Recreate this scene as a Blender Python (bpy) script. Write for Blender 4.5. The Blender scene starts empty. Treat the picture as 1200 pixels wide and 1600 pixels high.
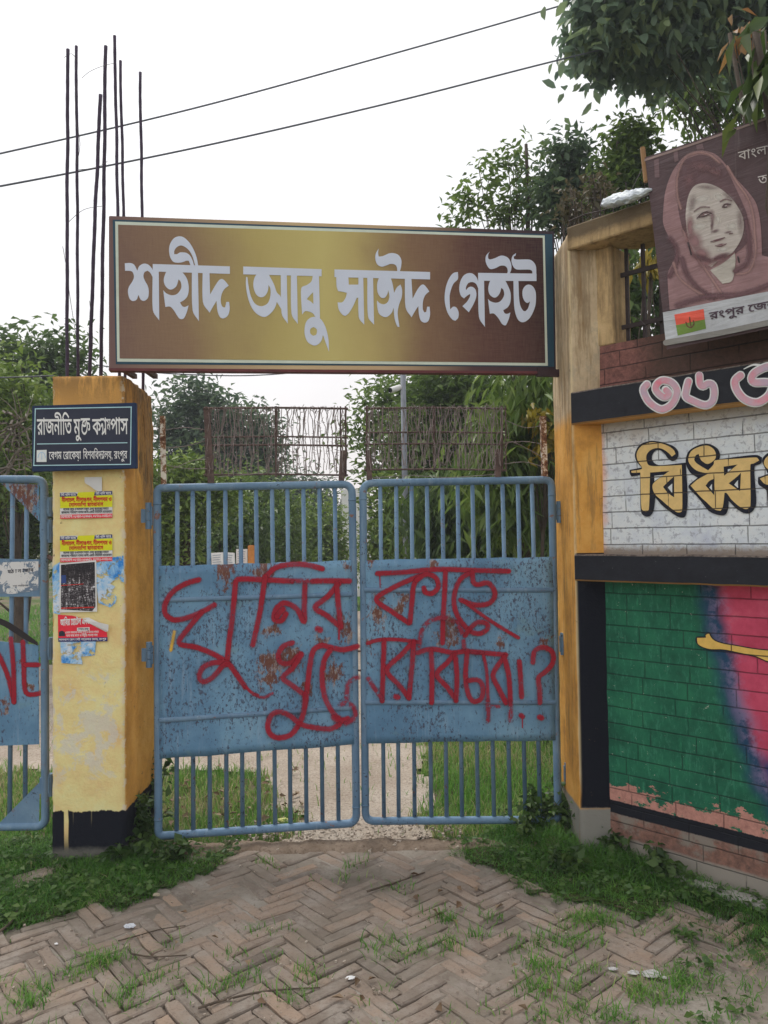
import bpy, bmesh, math, random
import numpy as np
from mathutils import Vector, Matrix, noise as mnoise
from mathutils.geometry import tessellate_polygon, delaunay_2d_cdt
random.seed(7); RNG = np.random.default_rng(7)
scn = bpy.context.scene
COL = scn.collection
R_ = math.radians

# ------------------------------------------------------------------ camera
CAMZ = 1.60
cam = bpy.data.cameras.new('camera'); camo = bpy.data.objects.new('camera', cam); COL.objects.link(camo)
cam.sensor_fit = 'VERTICAL'; cam.sensor_height = 36; cam.lens = 27.0
cam.clip_start = 0.05; cam.clip_end = 2000
CM = Matrix.Rotation(R_(90 + 1.91), 4, 'X') @ Matrix.Rotation(R_(-0.80), 4, 'Z')
camo.matrix_world = Matrix.Translation((0, 0, CAMZ)) @ CM
scn.camera = camo
scn.render.resolution_x = 768; scn.render.resolution_y = 1024
CO = Vector((0, 0, CAMZ)); CR = CM.to_3x3()

# ------------------------------------------------------------------ world, sun, exposure
SUN_EL, SUN_AZ = 62, -28          # azimuth: degrees from +Y (into the picture) towards +X
w = bpy.data.worlds.new('World'); scn.world = w; w.use_nodes = True
wt = w.node_tree; wt.nodes.clear()
sky = wt.nodes.new('ShaderNodeTexSky'); sky.sky_type = 'NISHITA'; sky.sun_disc = False
sky.sun_elevation = R_(SUN_EL); sky.sun_rotation = R_(SUN_AZ)
sky.dust_density = 6.0; sky.air_density = 1.0; sky.ozone_density = 0.6
hs = wt.nodes.new('ShaderNodeHueSaturation'); hs.inputs['Saturation'].default_value = 0.10
ov = wt.nodes.new('ShaderNodeMix'); ov.data_type = 'RGBA'; ov.inputs[0].default_value = 0.72   # overcast veil
tcw = wt.nodes.new('ShaderNodeTexCoord'); spw = wt.nodes.new('ShaderNodeSeparateXYZ'); wt.links.new(tcw.outputs['Generated'], spw.inputs[0])
crw = wt.nodes.new('ShaderNodeValToRGB'); wt.links.new(spw.outputs[2], crw.inputs[0])
crw.color_ramp.elements[0].position = .0; crw.color_ramp.elements[0].color = (8.1, 7.45, 7.25, 1); crw.color_ramp.elements[1].position = .35; crw.color_ramp.elements[1].color = (7.9, 7.9, 8.05, 1)
nzw = wt.nodes.new('ShaderNodeTexNoise'); nzw.inputs['Scale'].default_value = 2.2; nzw.inputs['Detail'].default_value = 5; wt.links.new(tcw.outputs['Generated'], nzw.inputs['Vector'])
mrw = wt.nodes.new('ShaderNodeMapRange'); mrw.inputs[1].default_value = .3; mrw.inputs[2].default_value = .7; mrw.inputs[3].default_value = .93; mrw.inputs[4].default_value = 1.06; wt.links.new(nzw.outputs['Fac'], mrw.inputs[0])
mlw = wt.nodes.new('ShaderNodeVectorMath'); mlw.operation = 'SCALE'; wt.links.new(crw.outputs[0], mlw.inputs[0]); wt.links.new(mrw.outputs[0], mlw.inputs[3]); wt.links.new(mlw.outputs[0], ov.inputs[7])
bg = wt.nodes.new('ShaderNodeBackground'); bg.inputs['Strength'].default_value = 0.13
wo = wt.nodes.new('ShaderNodeOutputWorld')
wt.links.new(sky.outputs[0], hs.inputs['Color']); wt.links.new(hs.outputs[0], ov.inputs[6])
wt.links.new(ov.outputs[2], bg.inputs[0]); wt.links.new(bg.outputs[0], wo.inputs[0])
sl = bpy.data.lights.new('sun', 'SUN'); sl.energy = 1.5; sl.angle = R_(22); sl.color = (1, .95, .87)
so = bpy.data.objects.new('sun', sl); COL.objects.link(so)
_d = Vector((math.sin(R_(SUN_AZ)) * math.cos(R_(SUN_EL)), math.cos(R_(SUN_AZ)) * math.cos(R_(SUN_EL)), math.sin(R_(SUN_EL))))
so.rotation_euler = _d.to_track_quat('Z', 'Y').to_euler(); so.location = (0, 0, 20)
scn.view_settings.view_transform = 'Standard'; scn.view_settings.look = 'None'
scn.cycles.transparent_max_bounces = 40
scn.view_settings.exposure = 0.30; scn.view_settings.gamma = 1
try: scn.view_settings.use_curve_mapping = False
except Exception: pass

# ------------------------------------------------------------------ placing helpers
def ray(px, py):
    return (CR @ Vector(((px - 600) / 1200, -(py - 800) / 1200, -1)))
def onp(px, py, pl, off=0.0):
    P0, N = pl; r = ray(px, py)
    t = (P0 + N * off - CO).dot(N) / r.dot(N)
    return CO + r * t
def at(px, py, Y):
    r = ray(px, py); return CO + r * (Y / r.y)
def gnd(px, py, z=0.0):
    r = ray(px, py); return CO + r * ((z - CAMZ) / r.z)
def plane(p, n): return (Vector(p), Vector(n).normalized())

# ------------------------------------------------------------------ object helpers
def tag(o, label, cat, group=None, kind=None):
    if label: o['label'] = label
    if cat: o['category'] = cat
    if group: o['group'] = group
    if kind: o['kind'] = kind
    return o
def thing(name, label, cat, loc=(0, 0, 0), group=None):
    o = bpy.data.objects.new(name, None); COL.objects.link(o); o.location = loc; o.empty_display_size = .1
    return tag(o, label, cat, group)
class MB:
    def __init__(s): s.v = []; s.f = []; s.d = []; s.has_d = False; s.uv = None; s.mi = []
    def add(s, vs, fs, d=None, mi=0):
        b = len(s.v); s.v += [Vector(x) for x in vs]; s.f += [tuple(i + b for i in f) for f in fs]
        s.mi += [mi] * len(fs)
        if d is not None: s.has_d = True
        s.d += list(d) if d is not None else [0.0] * len(vs)
        return s
    def box(s, x0, x1, y0, y1, z0, z1, mi=0):
        return s.add([(x0,y0,z0),(x1,y0,z0),(x1,y1,z0),(x0,y1,z0),(x0,y0,z1),(x1,y0,z1),(x1,y1,z1),(x0,y1,z1)],
                     [(0,3,2,1),(4,5,6,7),(0,1,5,4),(1,2,6,5),(2,3,7,6),(3,0,4,7)], mi=mi)
    def obox(s, c, ax, ay, az, mi=0):
        c = Vector(c); ax = Vector(ax); ay = Vector(ay); az = Vector(az)
        vs = [c + ax*i + ay*j + az*k for k in (-1,1) for (i,j) in ((-1,-1),(1,-1),(1,1),(-1,1))]
        return s.add(vs, [(0,3,2,1),(4,5,6,7),(0,1,5,4),(1,2,6,5),(2,3,7,6),(3,0,4,7)], mi=mi)
    def prism(s, pts, z0, z1, mi=0):     # pts: xy list counter-clockwise
        n = len(pts)
        vs = [(p[0], p[1], z0) for p in pts] + [(p[0], p[1], z1) for p in pts]
        fs = [tuple(range(n - 1, -1, -1)), tuple(range(n, 2 * n))] + [(i, (i+1) % n, (i+1) % n + n, i + n) for i in range(n)]
        return s.add(vs, fs, mi=mi)
    def tube(s, pts, r, seg=8, r2=None, mi=0, caps=True):
        pts = [Vector(p) for p in pts]; n = len(pts)
        rs = r if isinstance(r, (list, tuple)) else [r + ((r2 if r2 is not None else r) - r) * i / max(1, n - 1) for i in range(n)]
        vs = []; up = None
        for i, p in enumerate(pts):
            t = (pts[min(i+1, n-1)] - pts[max(i-1, 0)])
            if t.length < 1e-9: t = Vector((0, 0, 1))
            t.normalize()
            if up is None: up = Vector((0, 0, 1)) if abs(t.z) < .9 else Vector((0, 1, 0))
            a = up - t * up.dot(t)
            if a.length < 1e-6: a = t.orthogonal()
            a.normalize(); b = t.cross(a); up = a
            for k in range(seg):
                an = 2 * math.pi * k / seg
                vs.append(p + (a * math.cos(an) + b * math.sin(an)) * rs[i])
        fs = [(i*seg+k, i*seg+(k+1) % seg, (i+1)*seg+(k+1) % seg, (i+1)*seg+k) for i in range(n-1) for k in range(seg)]
        if caps: fs += [tuple(range(seg-1, -1, -1)), tuple(range((n-1)*seg, n*seg))]
        return s.add(vs, fs, mi=mi)
    def build(s, name, mats, parent=None, smooth=False, bevel=0, kind=None):
        me = bpy.data.meshes.new(name)
        base = Vector(parent.matrix_world.translation) if parent is not None else Vector((0, 0, 0))
        if parent is not None:
            base = Vector((0, 0, 0)); q = parent
            while q is not None: base += Vector(q.location); q = q.parent
        me.from_pydata([tuple(v - base) for v in s.v], [], s.f)
        if not isinstance(mats, (list, tuple)): mats = [mats]
        for m in mats: me.materials.append(m)
        if len(mats) > 1: me.polygons.foreach_set('material_index', s.mi)
        if s.has_d:
            a = me.attributes.new('d', 'FLOAT', 'POINT'); a.data.foreach_set('value', s.d)
        if smooth: me.polygons.foreach_set('use_smooth', [True] * len(me.polygons))
        me.update()
        o = bpy.data.objects.new(name, me); COL.objects.link(o)
        if parent is not None: o.parent = parent
        if bevel:
            bm = bmesh.new(); bm.from_mesh(me)
            bmesh.ops.remove_doubles(bm, verts=bm.verts, dist=1e-5)
            bmesh.ops.bevel(bm, geom=[e for e in bm.edges if len(e.link_faces) == 2 and e.calc_face_angle(0) > .5], offset=bevel, segments=2, affect='EDGES', clamp_overlap=True)
            bm.to_mesh(me); bm.free()
        if kind: o['kind'] = kind
        return o

PX0, PX1, PILY = -1.700, -1.325, 3.92
# ------------------------------------------------------------------ material helpers
def L1(c):
    c /= 255.0
    return c / 12.92 if c <= .04045 else ((c + .055) / 1.055) ** 2.4
def P(r, g, b, k=1.0):          # a colour as seen in flat daylight, turned into a reflectance
    return (min(.85, L1(r) / k), min(.85, L1(g) / k), min(.85, L1(b) / k), 1)
class NT:
    def __init__(s, name):
        s.m = bpy.data.materials.new(name); s.m.use_nodes = True; s.t = s.m.node_tree; s.t.nodes.clear()
        s._p = None
    def n(s, ty, **kw):
        nd = s.t.nodes.new(ty)
        for k, v in kw.items(): setattr(nd, k, v)
        return nd
    def put(s, sock, v):
        if isinstance(v, bpy.types.NodeSocket): s.t.links.new(v, sock)
        elif v is not None:
            try: sock.default_value = v
            except Exception: sock.default_value = (v, v, v, 1) if len(sock.default_value) == 4 else (v, v, v)
    def pos(s):
        if s._p is None: s._p = s.n('ShaderNodeNewGeometry').outputs['Position']
        return s._p
    def obj(s): return s.n('ShaderNodeTexCoord').outputs['Object']
    def xyz(s, v=None):
        q = s.n('ShaderNodeSeparateXYZ'); s.put(q.inputs[0], v or s.pos()); return q.outputs
    def comb(s, x, y, z):
        q = s.n('ShaderNodeCombineXYZ')
        for i, a in enumerate((x, y, z)): s.put(q.inputs[i], a)
        return q.outputs[0]
    def scale(s, v, sc):
        q = s.n('ShaderNodeVectorMath', operation='MULTIPLY'); s.put(q.inputs[0], v); q.inputs[1].default_value = sc; return q.outputs[0]
    def noise(s, sc, det=5, ro=.6, vec=None, dist=0.0, col=False):
        q = s.n('ShaderNodeTexNoise'); s.put(q.inputs['Vector'], vec or s.pos())
        q.inputs['Scale'].default_value = sc; q.inputs['Detail'].default_value = det; q.inputs['Roughness'].default_value = ro
        q.inputs['Distortion'].default_value = dist
        return q.outputs['Color' if col else 'Fac']
    def vor(s, sc, vec=None, feat='F1'):
        q = s.n('ShaderNodeTexVoronoi', feature=feat); s.put(q.inputs['Vector'], vec or s.pos()); q.inputs['Scale'].default_value = sc
        return q.outputs['Distance']
    def attr(s, name):
        return s.n('ShaderNodeAttribute', attribute_name=name).outputs['Fac']
    def rnd(s): return s.n('ShaderNodeObjectInfo').outputs['Random']
    def st(s, f, a, b):      # smooth step a->b
        q = s.n('ShaderNodeMapRange', interpolation_type='SMOOTHSTEP'); s.put(q.inputs[0], f)
        q.inputs[1].default_value = a; q.inputs[2].default_value = b
        return q.outputs[0]
    def ma(s, op, a, b=None, c=None):
        q = s.n('ShaderNodeMath', operation=op)
        s.put(q.inputs[0], a); s.put(q.inputs[1], b)
        if c is not None: s.put(q.inputs[2], c)
        return q.outputs[0]
    def mul(s, a, b): return s.ma('MULTIPLY', a, b)
    def add(s, a, b): return s.ma('ADD', a, b)
    def inv(s, a): return s.ma('SUBTRACT', 1.0, a)
    def mix(s, f, a, b, mode='MIX'):
        q = s.n('ShaderNodeMix', data_type='RGBA', blend_type=mode)
        s.put(q.inputs[0], f); s.put(q.inputs[6], a); s.put(q.inputs[7], b); return q.outputs[2]
    def ramp(s, f, stops):
        q = s.n('ShaderNodeValToRGB'); s.put(q.inputs[0], f); e = q.color_ramp.elements
        while len(e) < len(stops): e.new(.5)
        for el, (p, c) in zip(e, stops): el.position = p; el.color = c if len(c) == 4 else (*c, 1)
        return q.outputs[0]
    def bump(s, h, st=.5, dist=.01, nrm=None):
        q = s.n('ShaderNodeBump'); s.put(q.inputs['Height'], h); q.inputs['Strength'].default_value = st; q.inputs['Distance'].default_value = dist
        if nrm is not None: s.put(q.inputs['Normal'], nrm)
        return q.outputs[0]
    def out(s, col, rough=.8, nrm=None, alpha=None, metal=0, spec=.3, trans=0):
        b = s.n('ShaderNodeBsdfPrincipled'); s.put(b.inputs['Base Color'], col); s.put(b.inputs['Roughness'], rough)
        b.inputs['Metallic'].default_value = metal; b.inputs['Specular IOR Level'].default_value = spec
        if nrm is not None: s.put(b.inputs['Normal'], nrm)
        if alpha is not None: s.put(b.inputs['Alpha'], alpha)
        sh = b.outputs[0]
        if trans:
            tr = s.n('ShaderNodeBsdfTranslucent'); s.put(tr.inputs[0], col)
            mx = s.n('ShaderNodeMixShader'); mx.inputs[0].default_value = trans
            s.t.links.new(sh, mx.inputs[1]); s.t.links.new(tr.outputs[0], mx.inputs[2]); sh = mx.outputs[0]
        o = s.n('ShaderNodeOutputMaterial'); s.t.links.new(sh, o.inputs[0])
        return s.m

KV = 0.62     # daylight falling on upright faces, relative to white sky
def plain(name, c, rough=.7, var=.25, sc=9, spec=.3, bump=.0, metal=0):
    t = NT(name); f = t.noise(sc, 5, .65)
    dark = tuple(x * (1 - var) for x in c[:3]) + (1,); lite = tuple(min(.9, x * (1 + var * .6)) for x in c[:3]) + (1,)
    col = t.ramp(f, [(.3, dark), (.7, lite)])
    return t.out(col, rough, t.bump(t.noise(sc * 8, 4), bump, .004) if bump else None, spec=spec, metal=metal)

def m_yellow_plaster(name, faded, lower):
    """ochre limewash over plaster; optionally a faded cream front, a tar-black base"""
    t = NT(name); x, y, z = t.xyz()
    geo = t.n('ShaderNodeNewGeometry'); nx, ny, nz = t.xyz(geo.outputs['Normal'])
    n1 = t.noise(5, 6, .7); n2 = t.noise(24, 5, .7); n3 = t.noise(90, 3)
    och = t.ramp(n1, [(.25, P(140, 99, 50, KV)), (.5, P(176, 128, 62, KV)), (.8, P(197, 150, 86, KV))])
    if faded:
        crm = t.ramp(n1, [(.25, P(186, 156, 108, KV)), (.55, P(210, 180, 128, KV)), (.8, P(222, 196, 150, KV))])
        fr = t.mul(t.st(ny, -.4, -.8), t.st(t.add(z, t.mul(n2, .05)), 2.02, 1.96))
        col = t.mix(fr, och, crm)
        up = t.mul(t.st(ny, -.4, -.8), t.st(z, 1.98, 2.02))
        col = t.mix(t.mul(up, .75), col, P(176, 134, 78, KV))
        # streaked grime at the top of the inner side
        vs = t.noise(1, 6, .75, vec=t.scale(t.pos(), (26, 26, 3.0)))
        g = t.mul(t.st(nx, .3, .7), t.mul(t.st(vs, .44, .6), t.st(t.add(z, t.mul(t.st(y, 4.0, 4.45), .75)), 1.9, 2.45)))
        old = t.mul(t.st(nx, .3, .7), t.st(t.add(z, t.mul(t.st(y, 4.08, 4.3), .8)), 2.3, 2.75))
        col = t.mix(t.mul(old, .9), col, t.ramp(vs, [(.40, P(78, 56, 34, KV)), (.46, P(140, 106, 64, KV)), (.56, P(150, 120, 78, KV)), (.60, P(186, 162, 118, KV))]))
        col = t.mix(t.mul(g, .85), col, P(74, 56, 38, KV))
        crn = t.mul(t.ma('MAXIMUM', t.st(x, PX1 - .03, PX1 - .004), t.st(x, PX0 + .025, PX0 + .004)), t.st(y, PILY + .03, PILY + .004))
        col = t.mix(t.mul(crn, t.st(t.noise(18, 6, .75), .50, .55)), col, P(190, 178, 156, KV))
        tp_ = t.mul(t.st(z, 2.26, 2.45), t.st(t.noise(1, 6, .72, vec=t.scale(t.pos(), (20, 20, 4))), .38, .56))
        col = t.mix(t.mul(tp_, .6), col, P(84, 68, 48, KV))
        # white scuffs and old paper traces half way up the front
        sc = t.mul(t.st(ny, -.4, -.8), t.mul(t.st(t.noise(7, 6, .7, dist=.4), .52, .58), t.mul(t.st(z, .30, .5), t.st(z, 1.02, .9))))
        col = t.mix(t.mul(sc, .6), col, P(172, 172, 172, KV))
    else:
        plast = t.ramp(n1, [(.25, P(126, 110, 90, KV)), (.5, P(166, 148, 122, KV)), (.8, P(186, 170, 142, KV))])
        vs = t.noise(1, 5, .7, vec=t.scale(t.pos(), (22, 22, 2.2)))
        plast = t.mix(t.mul(t.st(vs, .46, .62), .6), plast, P(104, 86, 64, KV))
        plast = t.mix(t.mul(t.st(t.noise(9, 6, .72), .52, .64), .4), plast, P(134, 126, 112, KV))
        col = t.mix(t.st(t.add(z, t.mul(n2, .08)), 2.20, 2.30), och, plast)
        if lower:
            col = t.mix(t.mul(t.st(ny, -.5, -.9), t.mul(t.st(z, 1.51, 1.505), t.st(t.add(z, t.mul(n2, .006)), .222, .228))), col, P(17, 19, 27, KV))
            col = t.mix(t.st(t.add(z, t.mul(n2, .02)), .24, .22), col, P(112, 110, 104, KV))
    if not faded:
        crn = t.mul(t.mul(t.st(x, A.x + .018, A.x + .004), t.st(y, PILY + .018, PILY + .004)), t.st(z, .26, .4))
        col = t.mix(t.mul(crn, .55), col, P(196, 176, 140, KV))
        col = t.mix(t.mul(t.st(t.noise(1, 5, .72, vec=t.scale(t.pos(), (24, 24, 2.4))), .50, .66), t.mul(t.ma('MAXIMUM', t.st(z, 1.51, 1.53), t.st(ny, -.8, -.4)), .6)), col, P(112, 86, 54, KV))
    # chips
    ch = t.mul(t.st(n2, .66, .70), t.st(t.noise(4, 3), .5, .6))
    col = t.mix(ch, col, P(96, 78, 58, KV))
    ch2 = t.st(t.noise(38, 5, .75, dist=.3), .73, .76)
    col = t.mix(ch2, col, P(196, 186, 168, KV))
    if faded:
        # painted tar base with runs of limewash
        edge = t.add(z, t.mul(t.noise(1, 2, vec=t.scale(t.pos(), (30, 30, 1))), .03))
        drip = t.mul(t.st(t.noise(1, 1, .3, vec=t.scale(t.pos(), (31, 31, .25))), .575, .60), t.mul(t.st(z, .02, .16), t.st(t.noise(1, 2, .5, vec=t.scale(t.pos(), (9, 9, .1))), .47, .5)))
        blk = t.mul(t.st(edge, .262, .255), t.inv(t.mul(drip, t.st(ny, -.4, -.8))))
        col = t.mix(blk, col, P(20, 22, 30, KV))
        col = t.mix(t.mul(t.st(t.add(z, t.mul(n2, .05)), .1, .06), .8), col, P(92, 90, 84, KV))
    h = t.add(t.mul(n2, .7), t.mul(n3, .3))
    return t.out(col, .9, t.bump(h, .55, .012), spec=.15)

def m_gate_paint():
    t = NT('blue_gate_paint'); n1 = t.noise(3.5, 6, .65); n2 = t.noise(16, 7, .72, dist=.3); n3 = t.noise(60, 5, .75)
    col = t.ramp(n1, [(.28, P(66, 90, 112, KV)), (.5, P(80, 105, 128, KV)), (.72, P(96, 120, 140, KV))])
    st = t.noise(1, 5, .7, vec=t.scale(t.pos(), (30, 30, 2.5)))
    col = t.mix(t.mul(t.st(st, .5, .7), .35), col, P(120, 136, 150, KV))
    rust = t.ramp(n3, [(.3, P(66, 36, 22, KV)), (.6, P(120, 76, 46, KV)), (.8, P(150, 120, 88, KV))])
    col = t.mix(t.mul(t.st(n2, .61, .66), .8), col, rust)
    ch = t.mul(t.st(n3, .59, .62), t.st(t.noise(5, 4), .48, .60))
    col = t.mix(ch, col, P(42, 46, 56, KV))
    return t.out(col, .55, t.bump(t.add(n3, t.mul(n2, .8)), .35, .004), spec=.35)

def m_gate_sheet(spots):
    """sheet steel painted blue: flaked paint, rust blooms at the given places, chalky bands"""
    t = NT('blue_sheet_paint'); x, y, z = t.xyz()
    n1 = t.noise(2.6, 6, .65); n2 = t.noise(14, 7, .72, dist=.25); n3 = t.noise(1, 6, .8, vec=t.scale(t.pos(), (75, 75, 42))); n4 = t.noise(140, 4, .7)
    col = t.ramp(n1, [(.25, P(60, 92, 118, KV)), (.45, P(76, 110, 137, KV)), (.6, P(92, 126, 150, KV)), (.78, P(106, 136, 154, KV))])
    grn = t.st(t.noise(4.5, 4, .6, vec=t.scale(t.pos(), (1.3, 1.3, 2))), .6, .72)
    col = t.mix(t.mul(grn, .5), col, P(92, 120, 124, KV))
    vs = t.noise(1, 6, .75, vec=t.scale(t.pos(), (34, 34, 3)))
    col = t.mix(t.mul(t.st(vs, .52, .72), .4), col, P(128, 144, 160, KV))
    col = t.mix(t.mul(t.st(t.noise(1, 6, .75, vec=t.scale(t.pos(), (20, 20, 2))), .58, .75), .45), col, P(58, 72, 100, KV))
    wv_ = t.n('ShaderNodeVectorMath', operation='MULTIPLY_ADD'); t.put(wv_.inputs[0], t.noise(9, 5, .65, col=True)); wv_.inputs[1].default_value = (.16, .16, .16)
    off_ = t.n('ShaderNodeVectorMath', operation='SUBTRACT'); t.put(off_.inputs[0], t.scale(t.pos(), (1, 1, .72))); off_.inputs[1].default_value = (.08, .08, .08)
    t.put(wv_.inputs[2], off_.outputs[0]); wpos = wv_.outputs[0]
    mask = None
    for (c, r) in spots:
        d = t.n('ShaderNodeVectorMath', operation='DISTANCE'); t.put(d.inputs[0], wpos); d.inputs[1].default_value = (c[0], c[1], c[2] * .72)
        q = t.st(t.ma('DIVIDE', d.outputs['Value'], r * 1.25), 1.0, .0)
        mask = q if mask is None else t.ma('MAXIMUM', mask, q)
    flk_area = t.ma('MAXIMUM', t.add(.22, t.mul(t.st(t.noise(3.2, 5, .65), .42, .56), .78)), mask)
    flk = t.st(t.add(n3, t.mul(flk_area, .075)), .607, .628)
    col = t.mix(flk, col, t.ramp(n4, [(.3, P(40, 52, 76, KV)), (.7, P(70, 76, 90, KV))]))
    rustc = t.ramp(n4, [(.25, P(92, 54, 34, KV)), (.45, P(134, 96, 64, KV)), (.7, P(158, 138, 112, KV))])
    ru = t.st(t.add(t.mul(mask, .235), t.mul(t.noise(1, 7, .78, dist=.6, vec=t.scale(t.pos(), (34, 34, 13))), .9)), .60, .70)
    col = t.mix(t.mul(ru, .62), col, rustc)
    deep = t.st(t.add(t.mul(mask, .24), t.mul(t.noise(1, 6, .78, vec=t.scale(t.pos(), (60, 60, 26))), .9)), .625, .65)
    col = t.mix(t.mul(deep, .9), col, P(84, 44, 28, KV))
    h = t.add(t.mul(t.inv(flk), .6), t.add(t.mul(n2, .6), t.mul(n4, .2)))
    return t.out(col, .5, t.bump(h, .4, .004), spec=.35)

def m_spray(name, c, lo=.55, hi=1.0, worn=.0):
    t = NT(name); d = t.attr('d'); n = t.noise(90, 4, .7)
    a = t.st(t.add(d, t.mul(t.ma('SUBTRACT', n, .5), .55)), hi, lo)
    wear = t.st(t.noise(1, 6, .8, vec=t.scale(t.pos(), (75, 75, 42))), .61, .57)
    a = t.mul(a, t.add(.72, t.mul(wear, .28))); a = t.mul(a, t.add(.80, t.mul(t.st(t.noise(7, 4), .36, .56), .20)))
    if worn: a = t.mul(a, t.st(t.noise(30, 5, .7), .35 + worn * .2, .35 + worn * .2 + .12))
    col = t.ramp(t.noise(6, 4), [(.3, tuple(v * .8 for v in c[:3])), (.7, c)])
    return t.out(col, .6, alpha=t.mul(a, .96), spec=.25)

def brick_uv(t, W):
    """wall coordinates in metres: u along the wall, v up"""
    x, y, z = t.xyz(); p0, dr = W
    u = t.add(t.mul(t.ma('SUBTRACT', x, p0[0]), dr[0]), t.mul(t.ma('SUBTRACT', y, p0[1]), dr[1]))
    return u, z
def groove(t, u, v, bw=.222, bh=.0815, w=.0042):
    """grooves of the tooled block joints: 1 in a groove"""
    wob = t.mul(t.ma('SUBTRACT', t.noise(5, 3), .5), .010)
    vv = t.add(v, wob)
    row = t.ma('FLOOR', t.ma('DIVIDE', vv, bh))
    fv = t.ma('ABSOLUTE', t.ma('SUBTRACT', t.ma('PINGPONG', vv, bh / 2), 0))
    off = t.mul(t.ma('FRACT', t.mul(t.ma('SINE', t.mul(row, 12.9898)), 4375.5)), bw)
    fu = t.ma('PINGPONG', t.add(t.add(u, off), t.add(wob, 10)), bw / 2)
    g1 = t.st(fv, w, w * .35); g2 = t.mul(t.st(fu, w * .8, w * .25), t.st(t.noise(6, 3), .40, .5))
    return t.ma('MAXIMUM', g1, g2), row

LEAF = {}
def m_leaf(name, c1, c2, c3, rough=.4, tr=.42):
    t = NT(name); r = t.attr('d'); n = t.noise(.9, 3)
    col = t.ramp(t.add(t.mul(r, .75), t.mul(n, .3)), [(.12, c1), (.5, c2), (.92, c3)])
    return t.out(col, rough, spec=.35, trans=tr)

# ------------------------------------------------------------------ curves / lettering
def catmull(pts, closed, sub=5, corner=62):
    n = len(pts); P_ = [Vector((p[0], p[1])) for p in pts]; out = []
    def ang(i):
        if not closed and (i == 0 or i == n - 1): return 180
        a = P_[i] - P_[i-1]; b = P_[(i+1) % n] - P_[i]
        if a.length < 1e-6 or b.length < 1e-6: return 180
        return math.degrees(a.angle(b))
    cor = [ang(i) > corner for i in range(n)]
    for i in range(n if closed else n - 1):
        p1 = P_[i]; p2 = P_[(i+1) % n]; p0 = P_[i-1] if (closed or i > 0) else p1; p3 = P_[(i+2) % n] if (closed or i < n - 2) else p2
        L = (p2 - p1).length
        m1 = (p2 - p1) if cor[i] else (p2 - p0) * .5
        m2 = (p2 - p1) if cor[(i+1) % n] else (p3 - p1) * .5
        for m in (m1, m2):
            if m.length > L * 1.2 and m.length > 0: m *= L * 1.2 / m.length
        for k in range(sub):
            s = k / sub; s2 = s*s; s3 = s2*s
            out.append(p1*(2*s3-3*s2+1) + m1*(s3-2*s2+s) + p2*(-2*s3+3*s2) + m2*(s3-s2))
    if not closed: out.append(P_[-1])
    return out
def zc(off, sc):                # zoomed-picture coordinates -> photo pixels
    return lambda pts: [(off[0] + x / sc, off[1] + y / sc) for x, y in pts]
def paint_poly(mb, outer, pl, off, holes=(), smooth=True, sub=5, mi=0, corner=62):
    loops = []
    for lp in [outer] + list(holes):
        q = catmull(lp, True, sub, corner) if smooth else [Vector(p) for p in lp]
        loops.append([onp(p[0], p[1], pl, off) for p in q])
    N = pl[1]; ax = N.orthogonal().normalized(); ay = N.cross(ax)
    flat = [[Vector((v.dot(ax), v.dot(ay), 0)) for v in lp] for lp in loops]
    tris = tessellate_polygon(flat)
    vs = [v for lp in loops for v in lp]
    fs = []
    for (a, b, c) in tris:
        if (vs[b] - vs[a]).cross(vs[c] - vs[a]).dot(N) < 0: a, b, c = a, c, b
        fs.append((a, b, c))
    mb.add(vs, fs, mi=mi)
def ribbon(mb, pts, wpx, pl, off, taper=None, sub=6, mi=0, closed=False):
    q = catmull(pts, closed, sub, 200)
    q2 = [q[0]]
    for p in q[1:]:
        if (p - q2[-1]).length > wpx * .12: q2.append(p)
    if len(q2) < 2: q2 = [q[0], q[0] + Vector((.5, 0))]
    n = len(q2); row = []; dd = []; fs = []
    for i, p in enumerate(q2):
        t = (q2[min(i+1, n-1)] - q2[max(i-1, 0)]); t = t.normalized() if t.length > 0 else Vector((1, 0))
        nn = Vector((-t.y, t.x)); f = i / (n - 1)
        w = wpx * .5 * ((taper[0] + (taper[1] - taper[0]) * f) if taper else 1)
        o = off + i * 1.2e-5
        row += [onp(*(p + nn * w), pl, o), onp(*p, pl, o), onp(*(p - nn * w), pl, o)]; dd += [1, 0, 1]
        if i: b = 3 * i; fs += [(b-3, b-2, b+1, b), (b-2, b-1, b+2, b+1)]
    for end, sgn in ((0, -1), (n - 1, 1)):
        p = q2[end]; t = (q2[1] - q2[0]) if end == 0 else (q2[-1] - q2[-2]); t = t.normalized() * sgn
        nn = Vector((-t.y, t.x)); w = wpx * .5 * ((taper[0] if end == 0 else taper[1]) if taper else 1)
        o = off + end * 1.2e-5; b = len(row); K = 7
        row.append(onp(*p, pl, o)); dd.append(0)
        for k in range(K + 1):
            a = math.pi * k / K; v = p + nn * math.cos(a) * w + t * math.sin(a) * w
            row.append(onp(*v, pl, o)); dd.append(1)
        fs += [(b, b+1+k, b+2+k) for k in range(K)]
    N = pl[1]; f2 = []
    for f in fs:
        a, b_, c = row[f[0]], row[f[1]], row[f[2]]
        f2.append(f if (b_ - a).cross(c - a).dot(N) > 0 else tuple(reversed(f)))
    mb.add(row, f2, d=dd, mi=mi)
_gc = {}
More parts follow.
